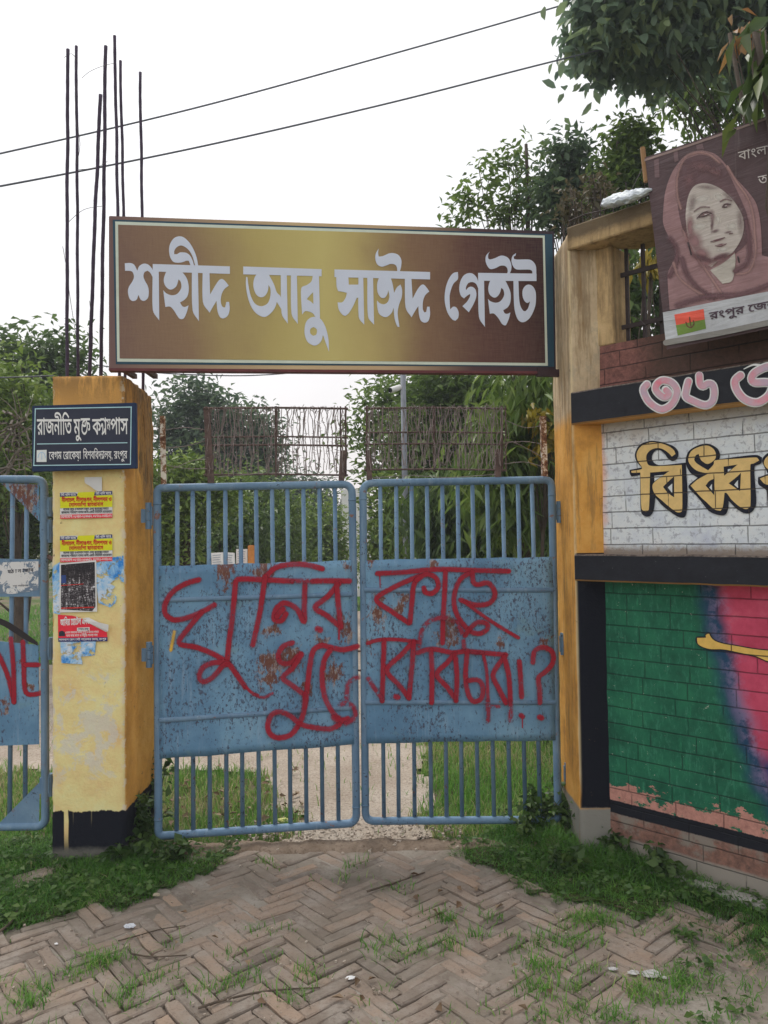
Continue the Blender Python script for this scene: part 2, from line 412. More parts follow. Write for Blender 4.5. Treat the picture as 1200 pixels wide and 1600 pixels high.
def glyphs(s, bold=0.0):
    """filled outlines of a run of letters in the built-in typeface -> verts, faces, width"""
    k = (s, bold)
    if k in _gc: return _gc[k]
    c = bpy.data.curves.new('lettering', 'FONT'); c.body = s; c.resolution_u = 3; c.fill_mode = 'NONE'
    o = bpy.data.objects.new('lettering', c); COL.objects.link(o); bpy.context.view_layer.update()
    me = bpy.data.meshes.new_from_object(o.evaluated_get(bpy.context.evaluated_depsgraph_get()))
    vs = [Vector((v.co.x, v.co.y)) for v in me.vertices]; es = [tuple(e.vertices) for e in me.edges]
    bpy.data.objects.remove(o); bpy.data.curves.remove(c); bpy.data.meshes.remove(me)
    # edges run round each outline; a point is inside where the outlines wind round it
    adj = {}
    for a_, b_ in es: adj.setdefault(a_, []).append(b_); adj.setdefault(b_, []).append(a_)
    dirs = []; seen = set()
    for st in sorted(adj):
        if st in seen: continue
        cur, prev = st, None; nb = [q for q in adj[st] if q == st + 1] or adj[st]; nx_ = nb[0]
        while True:
            seen.add(cur); dirs.append((cur, nx_)); prev, cur = cur, nx_
            if cur == st: break
            o_ = [q for q in adj[cur] if q != prev]
            if not o_ or cur in seen: break
            nx_ = o_[0]
    V2, E2, F2 = delaunay_2d_cdt(vs, es, [], 0, 1e-5)[:3]
    A_ = np.array([[*vs[a_], *vs[b_]] for a_, b_ in dirs]) if dirs else np.zeros((0, 4)); keep = []
    for f in F2:
        cx = sum(V2[i].x for i in f) / 3; cy = sum(V2[i].y for i in f) / 3
        up = (A_[:, 1] <= cy) & (A_[:, 3] > cy); dn = (A_[:, 1] > cy) & (A_[:, 3] <= cy)
        sd_ = (A_[:, 2] - A_[:, 0]) * (cy - A_[:, 1]) - (cx - A_[:, 0]) * (A_[:, 3] - A_[:, 1])
        if int((up & (sd_ > 0)).sum()) - int((dn & (sd_ < 0)).sum()) != 0: keep.append(tuple(f))
    pv = [tuple(v) for v in V2]; wd = max([v[0] for v in pv], default=.3)
    if bold:
        for a_, b_ in dirs:
            p, q = vs[a_], vs[b_]; t_ = q - p
            if t_.length < 1e-6: continue
            t_.normalize(); n_ = Vector((-t_.y, t_.x)) * bold; e_ = t_ * bold * .6; k0 = len(pv)
            pv += [tuple(p - e_ + n_), tuple(p - e_ - n_), tuple(q + e_ - n_), tuple(q + e_ + n_)]; keep.append((k0, k0 + 1, k0 + 2, k0 + 3))
    _gc[k] = (pv, keep, wd)
    return _gc[k]
# joined letters the plain run cannot form, as strokes (x, y in em), advance
JOIN = {'Y': ([[(.02,.33),(.12,.42),(.17,.33),(.17,.12),(.12,0)],[(.10,.02),(.30,.10),(.36,.22)], [(-.02,.62),(.30,.62)]], .30),   # ya-phala
        'K': ([[(0,.62),(.85,.62)],[(.42,.60),(.18,.50),(.22,.36),(.42,.36),(.40,.48)],[(.12,.40),(.10,.14),(.32,.02),(.52,.12),(.60,.34),(.52,.56)],[(.60,.46),(.80,.42),(.82,.22),(.72,.20)]], .86),  # kta
        'M': ([[(0,.62),(.42,.62)],[(.06,.60),(.08,.34),(.24,.22)],[(.08,.40),(.20,.44),(.30,.34)]], .40)}                       # half ma
import re
def visual(s):        # vowel signs written before their letter
    C = '([\u0995-\u09b9\u09dc\u09dd\u09df\u09ceKM]\u09bc?(?:\u09cd[\u0995-\u09b9])*)'
    s = re.sub(C + '\u09cb', '\u09c7\\1\u09be', s)
    s = re.sub(C + '([\u09bf\u09c7\u09c8])', '\\2\\1', s)
    return s.replace('\u09cd', '')
def letters(mb, s, x0, y0, x1, y1, h, pl, off, bold=0.0, mi=0, up=None):
    """s set along (x0,y0)-(x1,y1) in photo pixels, headline h pixels above the baseline"""
    runs = []; cur = ''; s = visual(s)
    for ch in s:
        if ch in JOIN or ch == ' ':
            if cur: runs.append(cur); cur = ''
            runs.append(ch)
        else: cur += ch
    if cur: runs.append(cur)
    V = []; F = []; x = 0.0
    for r in runs:
        if r == ' ': x += .28; continue
        if r == 'M':
            vs, fs, wd = glyphs('\u09ae', bold); k = len(V); V += [(a * .55 + x, .62 - (.62 - b) * .72) for a, b in vs]; F += [tuple(i + k for i in f) for f in fs]; x += wd * .55 - .02; continue
        if r in JOIN:
            st, adv = JOIN[r]
            for line in st:
                q = catmull(line, False, 4, 200); hw = .034 + bold
                for a, b in zip(q, q[1:]):
                    t = (b - a)
                    if t.length < 1e-6: continue
                    t.normalize(); nn = Vector((-t.y, t.x)) * hw; e = t * hw * .5; k = len(V)
                    V += [tuple(v + Vector((x, 0))) for v in (a - e + nn, a - e - nn, b + e - nn, b + e + nn)]; F.append((k, k+1, k+2, k+3))
            x += adv
        else:
            vs, fs, wd = glyphs(r, bold); k = len(V)
            V += [(a + x, b) for a, b in vs]; F += [tuple(i + k for i in f) for f in fs]; x += wd - .01
    d = Vector((x1 - x0, y1 - y0)) / x; u = Vector(up) * h / .62 if up else Vector((-.014, -1)) * h / .62
    pts = [onp(*(Vector((x0, y0)) + d * a + u * b), pl, off + (i % 7) * 4e-6) for i, (a, b) in enumerate(V)]
    N = pl[1]; F2 = [f if (pts[f[1]] - pts[f[0]]).cross(pts[f[2]] - pts[f[0]]).dot(N) > 0 else tuple(reversed(f)) for f in F]
    mb.add(pts, F2, mi=mi)
def slab(mb, quad, pl, th, off=0.0, mi=0, n=1):
    """a board: quad of photo pixels on a plane, given thickness behind it"""
    f = [onp(p[0], p[1], pl, off) for p in quad]; b = [v - pl[1] * th for v in f]
    # quad order: top-left, top-right, bottom-right, bottom-left
    mb.add(f + b, [(3,2,1,0),(4,5,6,7),(0,1,5,4),(1,2,6,5),(2,3,7,6),(3,0,4,7)], mi=mi)

# ------------------------------------------------------------------ planes of the place
G0 = Vector((-1.198, 4.05, 0)); G1 = Vector((.965, 4.21, 0))
gd = (G1 - G0).normalized(); GN = Vector((gd.y, -gd.x, 0)); GP = (G0, GN)
PILY = 3.92
A = Vector((.967, PILY, 0)); J = Vector((1.119, PILY, 0))
WD = Vector((1, -1, 0)).normalized(); WN = Vector((-1, -1, 0)).normalized()
WP = (J, WN); BP = (A, WN)
WALL = ((J.x, J.y), (WD.x, WD.y))
def wp(u, z, out=0.0): return J + WD * u + WN * out + Vector((0, 0, z))

def nz2(x, y, s, o=0.): return mnoise.noise((x * s, y * s, o))
def inpoly(x, y, poly):
    c = False; j = len(poly) - 1
    for i in range(len(poly)):
        (xi, yi), (xj, yj) = poly[i], poly[j]
        if (yi > y) != (yj > y) and x < (xj - xi) * (y - yi) / (yj - yi) + xi: c = not c
        j = i
    return c
def edge_d(px): return [(lambda v: (v.x, v.y))(gnd(*p)) for p in px]
GL_L = edge_d([(-160, 1300), (250, 1305), (385, 1310), (350, 1345), (290, 1365), (245, 1395), (180, 1415), (90, 1430), (0, 1450), (-160, 1480)])
GL_R = edge_d([(712, 1318), (760, 1298), (900, 1285), (960, 1300), (1080, 1340), (1240, 1420), (1400, 1500), (1400, 1560), (1240, 1510), (1170, 1470), (1080, 1435), (960, 1420), (880, 1408), (800, 1380), (745, 1345)])
GL_R2 = edge_d([(1060, 1440), (1240, 1400), (1400, 1480), (1400, 1700), (1040, 1680), (1090, 1560)])
def dl(x, y):
    if inpoly(x + .10 * nz2(x, y, 5) + .05 * nz2(x, y, 14), y + .10 * nz2(x, y, 5, 3) + .05 * nz2(x, y, 14, 3), GL_L): return .9 if nz2(x, y, 3.6, 7) > -.22 else .12
    return 0
def dr(x, y):
    X, Y_ = x + .11 * nz2(x, y, 5) + .05 * nz2(x, y, 14), y + .11 * nz2(x, y, 5, 3) + .05 * nz2(x, y, 14, 3)
    if x + y > 5.02: return 0
    if inpoly(X, Y_, GL_R): return .95 if nz2(x, y, 3.6, 2) > -.25 or y > 3.65 else .15
    if inpoly(X, Y_, GL_R2): return .55 if nz2(x, y, 4.2, 9) > -.10 else .08
    return 0
# ================================================================== THE GROUND
def in_path(x, y):
    """how much (0-1) a spot behind the gate is bare path"""
    wob = .13 * mnoise.noise((x * 1.3, y * 1.3, 3.1)) + .10 * mnoise.noise((x * 5, y * 5, 1.1)) + .06 * mnoise.noise((x * 14, y * 14, 4.1))
    def sm(a): return max(0., min(1., a / .12 + .5))
    l = -.52 - max(0, (y - 4.3)) * .34 if y < 5.7 else -1.0
    p = min(sm(x - l + wob), sm(.2 - x + wob)) if y < 17 else 0
    q = min(sm(-.9 - x), sm(y - 5.5 + wob), sm(10.2 - y + wob))
    return max(p, q)
t = NT('earth'); n1 = t.noise(.8, 6, .65); n2 = t.noise(14, 6, .7)
m_earth = t.out(t.mix(t.st(n1, .42, .6), t.ramp(n2, [(.3, (.05, .085, .02, 1)), (.7, (.10, .14, .04, 1))]), t.ramp(n2, [(.3, (.13, .10, .07, 1)), (.7, (.21, .17, .12, 1))])), .95, t.bump(n2, .6, .03), spec=.1)
b = MB(); b.add([(-260, -60, -.035), (260, -60, -.035), (260, 500, -.035), (-260, 500, -.035)], [(0, 1, 2, 3)])
b.build('ground', m_earth, kind='structure')

t = NT('sandy_gravel'); n1 = t.noise(1.6, 6, .65); n2 = t.noise(60, 5, .75); vv = t.vor(85)
col = t.ramp(n1, [(.28, (.36, .295, .235, 1)), (.55, (.49, .42, .35, 1)), (.75, (.58, .52, .45, 1))])
col = t.mix(t.mul(t.st(n2, .49, .60), .6), col, (.22, .165, .13, 1))
col = t.mix(t.mul(t.st(vv, .25, .1), .35), col, (.52, .48, .44, 1))
m_gravel = t.out(col, .95, t.bump(t.add(n2, t.inv(vv)), .7, .012), spec=.1)
def grid_patch(name, x0, x1, y0, y1, step, zf, keep, mat, kind='structure'):
    nx = int((x1 - x0) / step) + 1; ny = int((y1 - y0) / step) + 1; b = MB(); idx = {}
    for j in range(ny):
        for i in range(nx):
            x = x0 + i * step; y = y0 + j * step
            if keep(x, y): idx[(i, j)] = len(b.v); b.v.append(Vector((x, y, zf(x, y)))); b.d.append(0)
    for j in range(ny - 1):
        for i in range(nx - 1):
            q = [(i, j), (i+1, j), (i+1, j+1), (i, j+1)]
            if all(k in idx for k in q): b.f.append(tuple(idx[k] for k in q)); b.mi.append(0)
    return b.build(name, mat, smooth=True, kind=kind)
grid_patch('path', -7, .6, 4.12, 17.5, .045, lambda x, y: -.02 + .014 * mnoise.noise((x * 5, y * 5, 0)) + .012 * mnoise.noise((x * 1.5, y * 1.5, 5)),
           lambda x, y: in_path(x, y) > .2, m_gravel)

# sandy bed between and partly over the bricks
t = NT('pavement_sand'); n1 = t.noise(2.4, 6, .65); n2 = t.noise(40, 6, .75)
col = t.ramp(n1, [(.3, (.17, .145, .115, 1)), (.52, (.27, .235, .195, 1)), (.72, (.40, .37, .325, 1))])
col = t.mix(t.mul(t.st(n2, .5, .7), .55), col, (.14, .105, .08, 1))
m_bed = t.out(col, .95, t.bump(n2, .7, .008), spec=.1)
def bedz(x, y):
    near = max(0, min(1, (y - 2.9) / 1.1)) * max(0, 1 - abs(x - .0) / 1.5)
    rt = max(0, min(1, (x - .75) / .4)) * max(0, min(1, (3.3 - y) / .5))
    return -.0155 + .0115 * mnoise.noise((x * 1.7 + 4, y * 1.7, 0)) + .007 * mnoise.noise((x * 6, y * 6, 2)) + .003 * mnoise.noise((x * 30, y * 30, 1)) + .012 * near + .012 * rt
grid_patch('pavement_bed', -3.2, 3.0, .9, 4.02, .03, bedz, lambda x, y: x + y < 5.15, m_bed)
# herringbone bricks
t = NT('pavement_brick'); r = t.attr('d'); n1 = t.noise(7, 6, .7); n2 = t.noise(70, 5, .75); n3 = t.noise(2.2, 5, .65)
col = t.ramp(r, [(.03, (.17, .14, .115, 1)), (.3, (.24, .195, .158, 1)), (.6, (.28, .222, .178, 1)), (.85, (.32, .245, .19, 1)), (.98, (.36, .26, .19, 1))])
col = t.mix(t.mul(t.st(n1, .42, .66), .75), col, (.335, .295, .255, 1))
col = t.mix(t.mul(t.st(n2, .53, .62), .45), col, (.16, .115, .095, 1))
col = t.mix(t.mul(t.st(n3, .48, .62), .55), col, (.20, .17, .135, 1))
m_brick = t.out(col, .9, t.bump(t.add(n2, n1), .6, .006), spec=.15)
def herringbone():
    b = MB(); Wd = .056; g = .0028; ca, sa = math.cos(R_(40)), math.sin(R_(40)); rr = random.Random(3)
    # herringbone lattice, bricks on edge four widths long: vectors (W, W) and (4W, -4W)
    for n in range(-90, 91):
        for m in range(-16, 17):
            ox = n * Wd + m * 4 * Wd; oy = n * Wd - m * 4 * Wd
            for hor in (0, 1):
                if hor: x0, y0, lx, ly = ox, oy, 4 * Wd, Wd
                else: x0, y0, lx, ly = ox, oy + Wd, Wd, 4 * Wd
                cx, cy = x0 + lx / 2, y0 + ly / 2
                X = cx * ca - cy * sa + .03; Y = cx * sa + cy * ca + 2.6
                if not (-3.1 < X < 2.9 and .95 < Y < 3.98 and X + Y < 4.98): continue
                if rr.random() < .015: continue
                hx, hy = lx / 2 - g * rr.uniform(.6, 1.6), ly / 2 - g * rr.uniform(.6, 1.6)
                a = R_(40) + rr.gauss(0, .018); c_, s_ = math.cos(a), math.sin(a)
                z = rr.gauss(-.003, .003) - .006 * max(0, nz2(X, Y, 1.3, 8)); tx, ty = rr.gauss(0, .016), rr.gauss(0, .016)
                if dl(X, Y) > .6 or dr(X, Y) > .7: continue
                col = rr.random(); ch = .005
                K = 4
                def side(p, q):
                    return [(p[0] + (q[0] - p[0]) * k / K, p[1] + (q[1] - p[1]) * k / K) for k in range(K)]
                cs = [(-hx, -hy), (hx, -hy), (hx, hy), (-hx, hy)]
                per = sum((side(cs[k], cs[(k + 1) % 4]) for k in range(4)), [])
                per = [(px + rr.gauss(0, .0024), py + rr.gauss(0, .0024)) for px, py in per]
                vs = []
                for lev, sh, dz in ((0, 0, -.06), (1, 0, -ch), (2, ch, 0)):
                    for (px, py) in per:
                        k = 1 - sh / max(abs(hx), abs(hy)); kx = 1 - sh / hx; ky = 1 - sh / hy
                        qx, qy = px * kx, py * ky
                        zz = z + dz + qx * tx + qy * ty + (rr.gauss(0, .0009) if lev else 0)
                        vs.append((X + qx * c_ - qy * s_, Y + qx * s_ + qy * c_, zz))
                M = len(per)
                fs = [(l * M + k, l * M + (k + 1) % M, (l + 1) * M + (k + 1) % M, (l + 1) * M + k) for l in (0, 1) for k in range(M)]
                fs.append(tuple(range(2 * M, 3 * M)))
                b.add(vs, fs, d=[col] * len(vs))
    return b
t = NT('verge_soil'); n2 = t.noise(30, 6, .7)
m_soil = t.out(t.ramp(n2, [(.3, (.035, .045, .016, 1)), (.55, (.06, .07, .028, 1)), (.75, (.13, .105, .07, 1))]), .95, t.bump(n2, .7, .02), spec=.1)
grid_patch('verge', -3.4, 3.0, 1.6, 4.3, .03, lambda x, y: .004 + bedz(x, y) * .5 + .012 * mnoise.noise((x * 9, y * 9, 6)), lambda x, y: dl(x, y) > .6 or dr(x, y) > .7, m_soil)
herringbone().build('pavement', m_brick, kind='structure')
# broken edging under the gate
t = NT('threshold_stone'); n1 = t.noise(9, 6, .7); n2 = t.noise(60, 5, .75)
m_thr = t.out(t.mix(t.st(n2, .5, .7), t.ramp(n1, [(.3, (.17, .125, .09, 1)), (.7, (.34, .27, .21, 1))]), (.12, .085, .06, 1)), .95, t.bump(t.add(n1, n2), .8, .012), spec=.1)
def threshold():
    b = MB(); nx, ny = 110, 9
    for j in range(ny):
        for i in range(nx):
            x = -1.25 + i * 2.2 / (nx - 1); f = j / (ny - 1); y = 3.97 + f * .17
            pr = min(1, f / .18, (1 - f) / .25)
            z = -.03 + .052 * pr * (.8 + .5 * mnoise.noise((x * 4, 0, 2))) + .012 * mnoise.noise((x * 14, y * 14, 4)) * pr + .006 * mnoise.noise((x * 40, y * 40, 4))
            b.v.append(Vector((x, y + .02 * mnoise.noise((x * 5, 7, f)), z))); b.d.append(0)
    for j in range(ny - 1):
        for i in range(nx - 1):
            k = j * nx + i; b.f.append((k, k+1, k+nx+1, k+nx)); b.mi.append(0)
    return b
threshold().build('kerb', m_thr, smooth=True, kind='structure')

# ================================================================== LEFT PILLAR
def rough_box(x0, x1, y0, y1, z0, z1, step, amp, edge=.01, seed=0, chip=None):
    bm = bmesh.new()
    nx = max(2, int((x1-x0)/step)); ny = max(2, int((y1-y0)/step)); nz = max(2, int((z1-z0)/step))
    vm = {}
    def V(i, j, k):
        if (i, j, k) not in vm: vm[(i, j, k)] = bm.verts.new((x0+(x1-x0)*i/nx, y0+(y1-y0)*j/ny, z0+(z1-z0)*k/nz))
        return vm[(i, j, k)]
    for i in range(nx):
        for j in range(ny):
            bm.faces.new((V(i,j,nz),V(i+1,j,nz),V(i+1,j+1,nz),V(i,j+1,nz))); bm.faces.new((V(i,j,0),V(i,j+1,0),V(i+1,j+1,0),V(i+1,j,0)))
    for i in range(nx):
        for k in range(nz):
            bm.faces.new((V(i,0,k),V(i+1,0,k),V(i+1,0,k+1),V(i,0,k+1))); bm.faces.new((V(i,ny,k),V(i,ny,k+1),V(i+1,ny,k+1),V(i+1,ny,k)))
    for j in range(ny):
        for k in range(nz):
            bm.faces.new((V(0,j,k),V(0,j,k+1),V(0,j+1,k+1),V(0,j+1,k))); bm.faces.new((V(nx,j,k),V(nx,j+1,k),V(nx,j+1,k+1),V(nx,j,k+1)))
    cx, cy, cz = (x0+x1)/2, (y0+y1)/2, (z0+z1)/2
    b = MB()
    for f in bm.faces: pass
    bm.verts.index_update()
    for (i, j, k), v in vm.items():
        p = v.co.copy(); on = (i in (0, nx)) + (j in (0, ny)) + (k in (0, nz))
        d = Vector(((-1 if i == 0 else 1 if i == nx else 0), (-1 if j == 0 else 1 if j == ny else 0), (-1 if k == 0 else 1 if k == nz else 0)))
        nz_ = mnoise.noise(p * 6 + Vector((seed, 0, 0))); n2_ = mnoise.noise(p * 22 + Vector((0, seed, 0)))
        off = amp * nz_ + amp * .4 * n2_
        if on >= 2: off -= edge * (1 + max(0, 1.6 * mnoise.noise(p * 15)) + (1.4 * max(0, n2_)))
        if chip: off -= chip(p) * (.6 + .6 * n2_)
        v.co = p + d.normalized() * off
    return bm
def bm_obj(bm, name, mat, parent=None, smooth=True, kind=None):
    base = Vector((0, 0, 0)); q = parent
    while q is not None: base += Vector(q.location); q = q.parent
    for v in bm.verts: v.co -= base
    me = bpy.data.meshes.new(name); bm.to_mesh(me); bm.free(); me.materials.append(mat)
    if smooth: me.polygons.foreach_set('use_smooth', [True] * len(me.polygons))
    o = bpy.data.objects.new(name, me); COL.objects.link(o); o.parent = parent
    if kind: o['kind'] = kind
    return o
lp = thing('gate_pillar', 'cream and ochre plastered pillar with posters and bare steel rods rising from its top', 'pillar', ((PX0+PX1)/2, PILY + .26, 0))
def chip_l(p):
    c = 0
    if p.z > 2.15 and p.x > PX1 - .05: c += .035 * max(0, (p.z - 2.15) / .3) * max(0, (p.y - 4.1) / .35)   # eroded back corner
    if p.x > PX1 - .004 and p.y > 4.06 and p.z > 1.75: c += .022 * max(0, .35 + mnoise.noise(Vector((7, p.y * 16, p.z * 3.2))))
    return c
M_PIL = m_yellow_plaster('ochre_limewash', True, False)
bm_obj(rough_box(PX0, PX1, PILY, PILY + .53, -.05, 2.455, .022, .004, .006, 1, chip_l), 'shaft', M_PIL, lp)
M_REBAR = plain('bare_steel_rod', P(52, 42, 58, KV), .7, .35, 20, bump=.3)
rods = [([(105, 590), (105, 330), (106, 77)], 4.05, 5.2), ([(122, 590), (121, 330), (119, 72)], 4.22, 4.6), ([(139, 590), (148, 350), (157, 148)], 4.1, 5.5),
        ([(157, 590), (162, 330), (165, 72)], 4.3, 5.5), ([(187, 590), (184, 320), (179, 56)], 4.05, 4.8), ([(196, 590), (193, 330), (188, 95)], 4.3, 4.4), ([(224, 600), (222, 340), (219, 113)], 4.34, 4.6)]
for pts, Y, wpx in rods:
    b = MB(); r = wpx / 1200 * Y / 2
    q = [at(px, py, Y) for px, py in pts]; q[0].z = min(q[0].z, 2.40)
    fine = []
    for k in range(40):
        f = k / 39 * (len(q) - 1); i = min(int(f), len(q) - 2); fine.append(q[i].lerp(q[i+1], f - i) + Vector((mnoise.noise((k * .2, Y, 0)) * .004, 0, 0)))
    b.tube(fine, [r * (1.0 + .10 * (k % 2)) for k in range(40)], 7); b.build('rod', M_REBAR, lp, smooth=True)
M_WIRE = plain('tie_wire', P(70, 64, 66, KV), .6, .2)
for pts in ([(100, 90), (112, 84), (121, 95)], [(119, 130), (118, 180), (125, 225), (119, 258)], [(128, 122), (140, 112), (158, 104), (180, 98)], [(123, 265), (150, 262), (168, 252)],
            [(98, 385), (104, 420), (108, 455), (118, 520), (125, 560)], [(104, 350), (130, 328), (160, 322)], [(140, 470), (145, 530), (141, 570)]):
    b = MB(); b.tube([at(p.x, p.y, 4.2) for p in catmull(pts, False, 5, 200)], .0016, 4); b.build('tie_wire', M_WIRE, lp)

# ---- sheets pasted on the pillar
PF = plane((0, PILY - .006, 0), (0, -1, 0))
def paper_mat(name, c, crumple=.25):
    t = NT(name); n = t.noise(30, 5, .7); n2 = t.noise(5, 4)
    return t.out(t.ramp(n2, [(.3, tuple(x * .82 for x in c[:3])), (.7, c)]), .75, t.bump(n, crumple, .004), spec=.2)
def flat(name, c, rough=.6): return plain(name, c, rough, .12, 14, .25)
M_PY = paper_mat('yellow_paper', P(246, 204, 36, KV)); M_PB = flat('navy_ink', P(38, 42, 92, KV)); M_PR = flat('red_ink', P(196, 40, 56, KV)); M_PW = paper_mat('white_paper', P(206, 206, 208, KV))
M_DRED = flat('dark_red_ink', P(168, 36, 30, KV)); M_INK = flat('black_ink', P(40, 42, 52, KV)); M_PWT = flat('white_ink', P(226, 226, 228, KV))
zp = lambda pts, dy=0: [(60 + x / 5, 740 + (y + dy) / 5) for x, y in pts]
def hostel_poster(dy, label, torn):
    r = thing('poster', label, 'poster', PF[0] + Vector((at(135, 805 + dy / 5, PILY).x, 0, at(135, 805 + dy / 5, PILY).z)), 'yellow and red posters pasted on the pillar')
    b = MB(); slab(b, zp([(168, 148), (578, 140), (578, 345), (170, 352)], dy), PF, .001, .001); sh_ = b.build('sheet', M_PW, r)
    b = MB()
    paint_poly(b, zp([(168, 180), (300, 176), (310, 146), (440, 142), (436, 172), (578, 166), (578, 260), (170, 270)], dy), PF, .0022, smooth=False); b.build('yellow_panel', M_PY, sh_)
    b = MB()
    paint_poly(b, zp([(168, 152), (290, 150), (304, 160), (300, 176), (168, 182)], dy), PF, .0026, smooth=False)
    b.build('navy_panel', M_PB, sh_); b = MB()
    paint_poly(b, zp([(440, 146), (450, 140), (576, 136), (576, 163), (436, 170)], dy), PF, .0026, smooth=False); b.build('navy_panel', M_PB, sh_)
    b = MB(); paint_poly(b, zp([(171, 322), (576, 312), (578, 344), (171, 354)], dy), PF, .0026, smooth=False); b.build('red_panel', M_PR, sh_)
    b = MB()
    for s, x0, y0, x1, y1, h in (('সিট খালি আছে', 175, 176, 292, 172, 17), ('সিট খালি আছে', 448, 166, 568, 160, 17)):
        q = zp([(x0, y0), (x1, y1)], dy); letters(b, s, *q[0], *q[1], h / 5, PF, .0032, .02)
    q = zp([(176, 347), (572, 337)], dy); letters(b, 'যোগাযোগ: ০১৭৪৩-২১৬৬৫২, ০১৭২১-০০৪১০২', *q[0], *q[1], 3.8, PF, .0032, .02)
    b.build('white_lettering', M_PWT, sh_)
    b = MB()
    q = zp([(182, 222), (570, 214)], dy); letters(b, 'নীলাচল, নীলাঙ্গন, নীলপদ্ম ও', *q[0], *q[1], 5.6, PF, .0032, .035)
    q = zp([(240, 258), (506, 252)], dy); letters(b, 'দোলনচাঁপা ছাত্রাবাস', *q[0], *q[1], 5.2, PF, .0032, .03)
    b.build('red_lettering', M_DRED, sh_)
    b = MB()
    q = zp([(194, 288), (548, 281)], dy); letters(b, 'কলেজ রোড ও লালবাগ স্কুল এন্ড কলেজের সামনে', *q[0], *q[1], 3.2, PF, .0032, .02)
    q = zp([(180, 312), (572, 304)], dy); letters(b, 'ছাত্রদের পরিবেশে থাকার জন্য একটি নিরিবিলি ছাত্রাবাস', *q[0], *q[1], 3.2, PF, .0032, .02)
    b.build('black_lettering', M_INK, sh_)
hostel_poster(0, 'upper yellow, white and red poster pasted below the black board', False)
hostel_poster(339, 'lower yellow, white and red poster pasted just above the blackened sheet', True)
# torn scraps
t = NT('torn_blue_paper'); n1 = t.noise(9, 5, .7, dist=.8)
a = t.st(t.noise(13, 7, .72, dist=.5), .44, .47)
m_torn = t.out(t.ramp(n1, [(.38, P(178, 184, 194, KV)), (.5, P(120, 160, 200, KV)), (.6, P(44, 110, 176, KV))]), .8, alpha=a, spec=.2)
for k, poly in enumerate(([(450, 700), (560, 660), (665, 640), (668, 850), (600, 830), (560, 860), (610, 900), (605, 1000), (560, 1045), (470, 1010), (455, 860)],
             [(112, 740), (168, 690), (170, 1100), (118, 1090)], [(170, 1310), (450, 1300), (440, 1420), (330, 1430), (350, 1490), (180, 1480)])):
    b = MB(); paint_poly(b, zp(poly), PF, .0012 + .0001 * k)
    tag(b.build('paper_scrap', m_torn), ('torn blue and white paper remains to the right of the blackened sheet', 'torn blue paper strip along the left of the blackened sheet', 'torn blue and white scraps below the red poster')[k], 'paper scrap')
b = MB(); paint_poly(b, zp([(360, 28), (495, 26), (497, 142), (455, 135), (400, 95), (365, 72)]), PF, .0012)
tag(b.build('paper_scrap', M_PW), 'torn white paper corner left above the upper yellow poster', 'paper scrap')
# blackened sheet
t = NT('scraped_black_print'); x, y, z = t.xyz()
s1 = t.noise(1, 6, .8, vec=t.scale(t.pos(), (60, 60, 240))); s2 = t.noise(1, 6, .8, vec=t.scale(t.pos(), (160, 60, 30)))
f = t.add(t.mul(s1, .55), t.mul(s2, .45)); up = t.st(z, 1.38, 1.46)
col = t.ramp(t.ma('SUBTRACT', f, t.mul(up, .055)), [(.44, P(26, 24, 28, KV)), (.54, P(66, 60, 64, KV)), (.58, P(188, 188, 194, KV))])
m_black = t.out(col, .6, t.bump(s1, .3, .002))
r = thing('poster', 'white bordered poster scraped and smeared black', 'poster', at(123, 915, PILY - .01))
b = MB(); slab(b, zp([(165, 702), (452, 676), (458, 1078), (165, 1085)]), PF, .001, .0028); b.build('sheet', M_PW, r)
b = MB(); paint_poly(b, zp([(176, 712), (440, 690), (446, 1040), (420, 1075), (176, 1062)]), PF, .0036, smooth=False); b.build('blackened_print', m_black, r)
b = MB(); paint_poly(b, zp([(178, 795), (215, 793), (217, 855), (178, 857)]), PF, .004, smooth=False); b.build('blue_patch', flat('blue_print', P(40, 60, 110, KV)), r)
b = MB(); ribbon(b, zp([(180, 1052), (300, 1048), (430, 1044)]), 1.8, PF, .0041); b.build('red_line', M_DRED, r)
b = MB(); ribbon(b, zp([(180, 874), (300, 866), (350, 862)]), 1.0, PF, .0041); b.build('red_line', M_DRED, r)
# red hotel poster
r = thing('poster', 'red poster with big white letters and a torn flap over its corner', 'poster', at(130, 982, PILY - .01))
b = MB(); paint_poly(b, zp([(152, 1102), (262, 1110), (330, 1128), (380, 1160), (460, 1205), (535, 1240), (540, 1310), (155, 1312)]), PF, .0028, smooth=False); b.build('sheet', M_PR, r)
b = MB(); paint_poly(b, zp([(155, 1284), (540, 1278), (540, 1310), (155, 1314)]), PF, .0034, smooth=False); b.build('navy_panel', M_PB, r)
b = MB(); q = zp([(172, 1188), (400, 1172)]); letters(b, 'আবির হোটেল এন্ড', *q[0], *q[1], 9.0, PF, .0036, .03)
paint_poly(b, zp([(302, 1204), (400, 1200), (400, 1228), (302, 1230)]), PF, .0036, smooth=False)
q = zp([(210, 1250), (470, 1244)]); letters(b, 'এখানে সকালের নাস্তা দুপুর ও রাতের খাবার', *q[0], *q[1], 3.0, PF, .0036, .015)
q = zp([(218, 1274), (462, 1268)]); letters(b, 'ভাত মাছ মাংস ও খিচুড়ি পাওয়া যায়', *q[0], *q[1], 3.0, PF, .0036, .015)
q = zp([(160, 1306), (530, 1300)]); letters(b, 'লালবাগ রেল গেট পার্কের মোড়, রংপুর', *q[0], *q[1], 3.0, PF, .004, .015)
b.build('white_lettering', M_PWT, r)
b = MB(); paint_poly(b, zp([(160, 1270), (162, 1238), (185, 1226), (205, 1240), (208, 1270)]), PF, .0036)
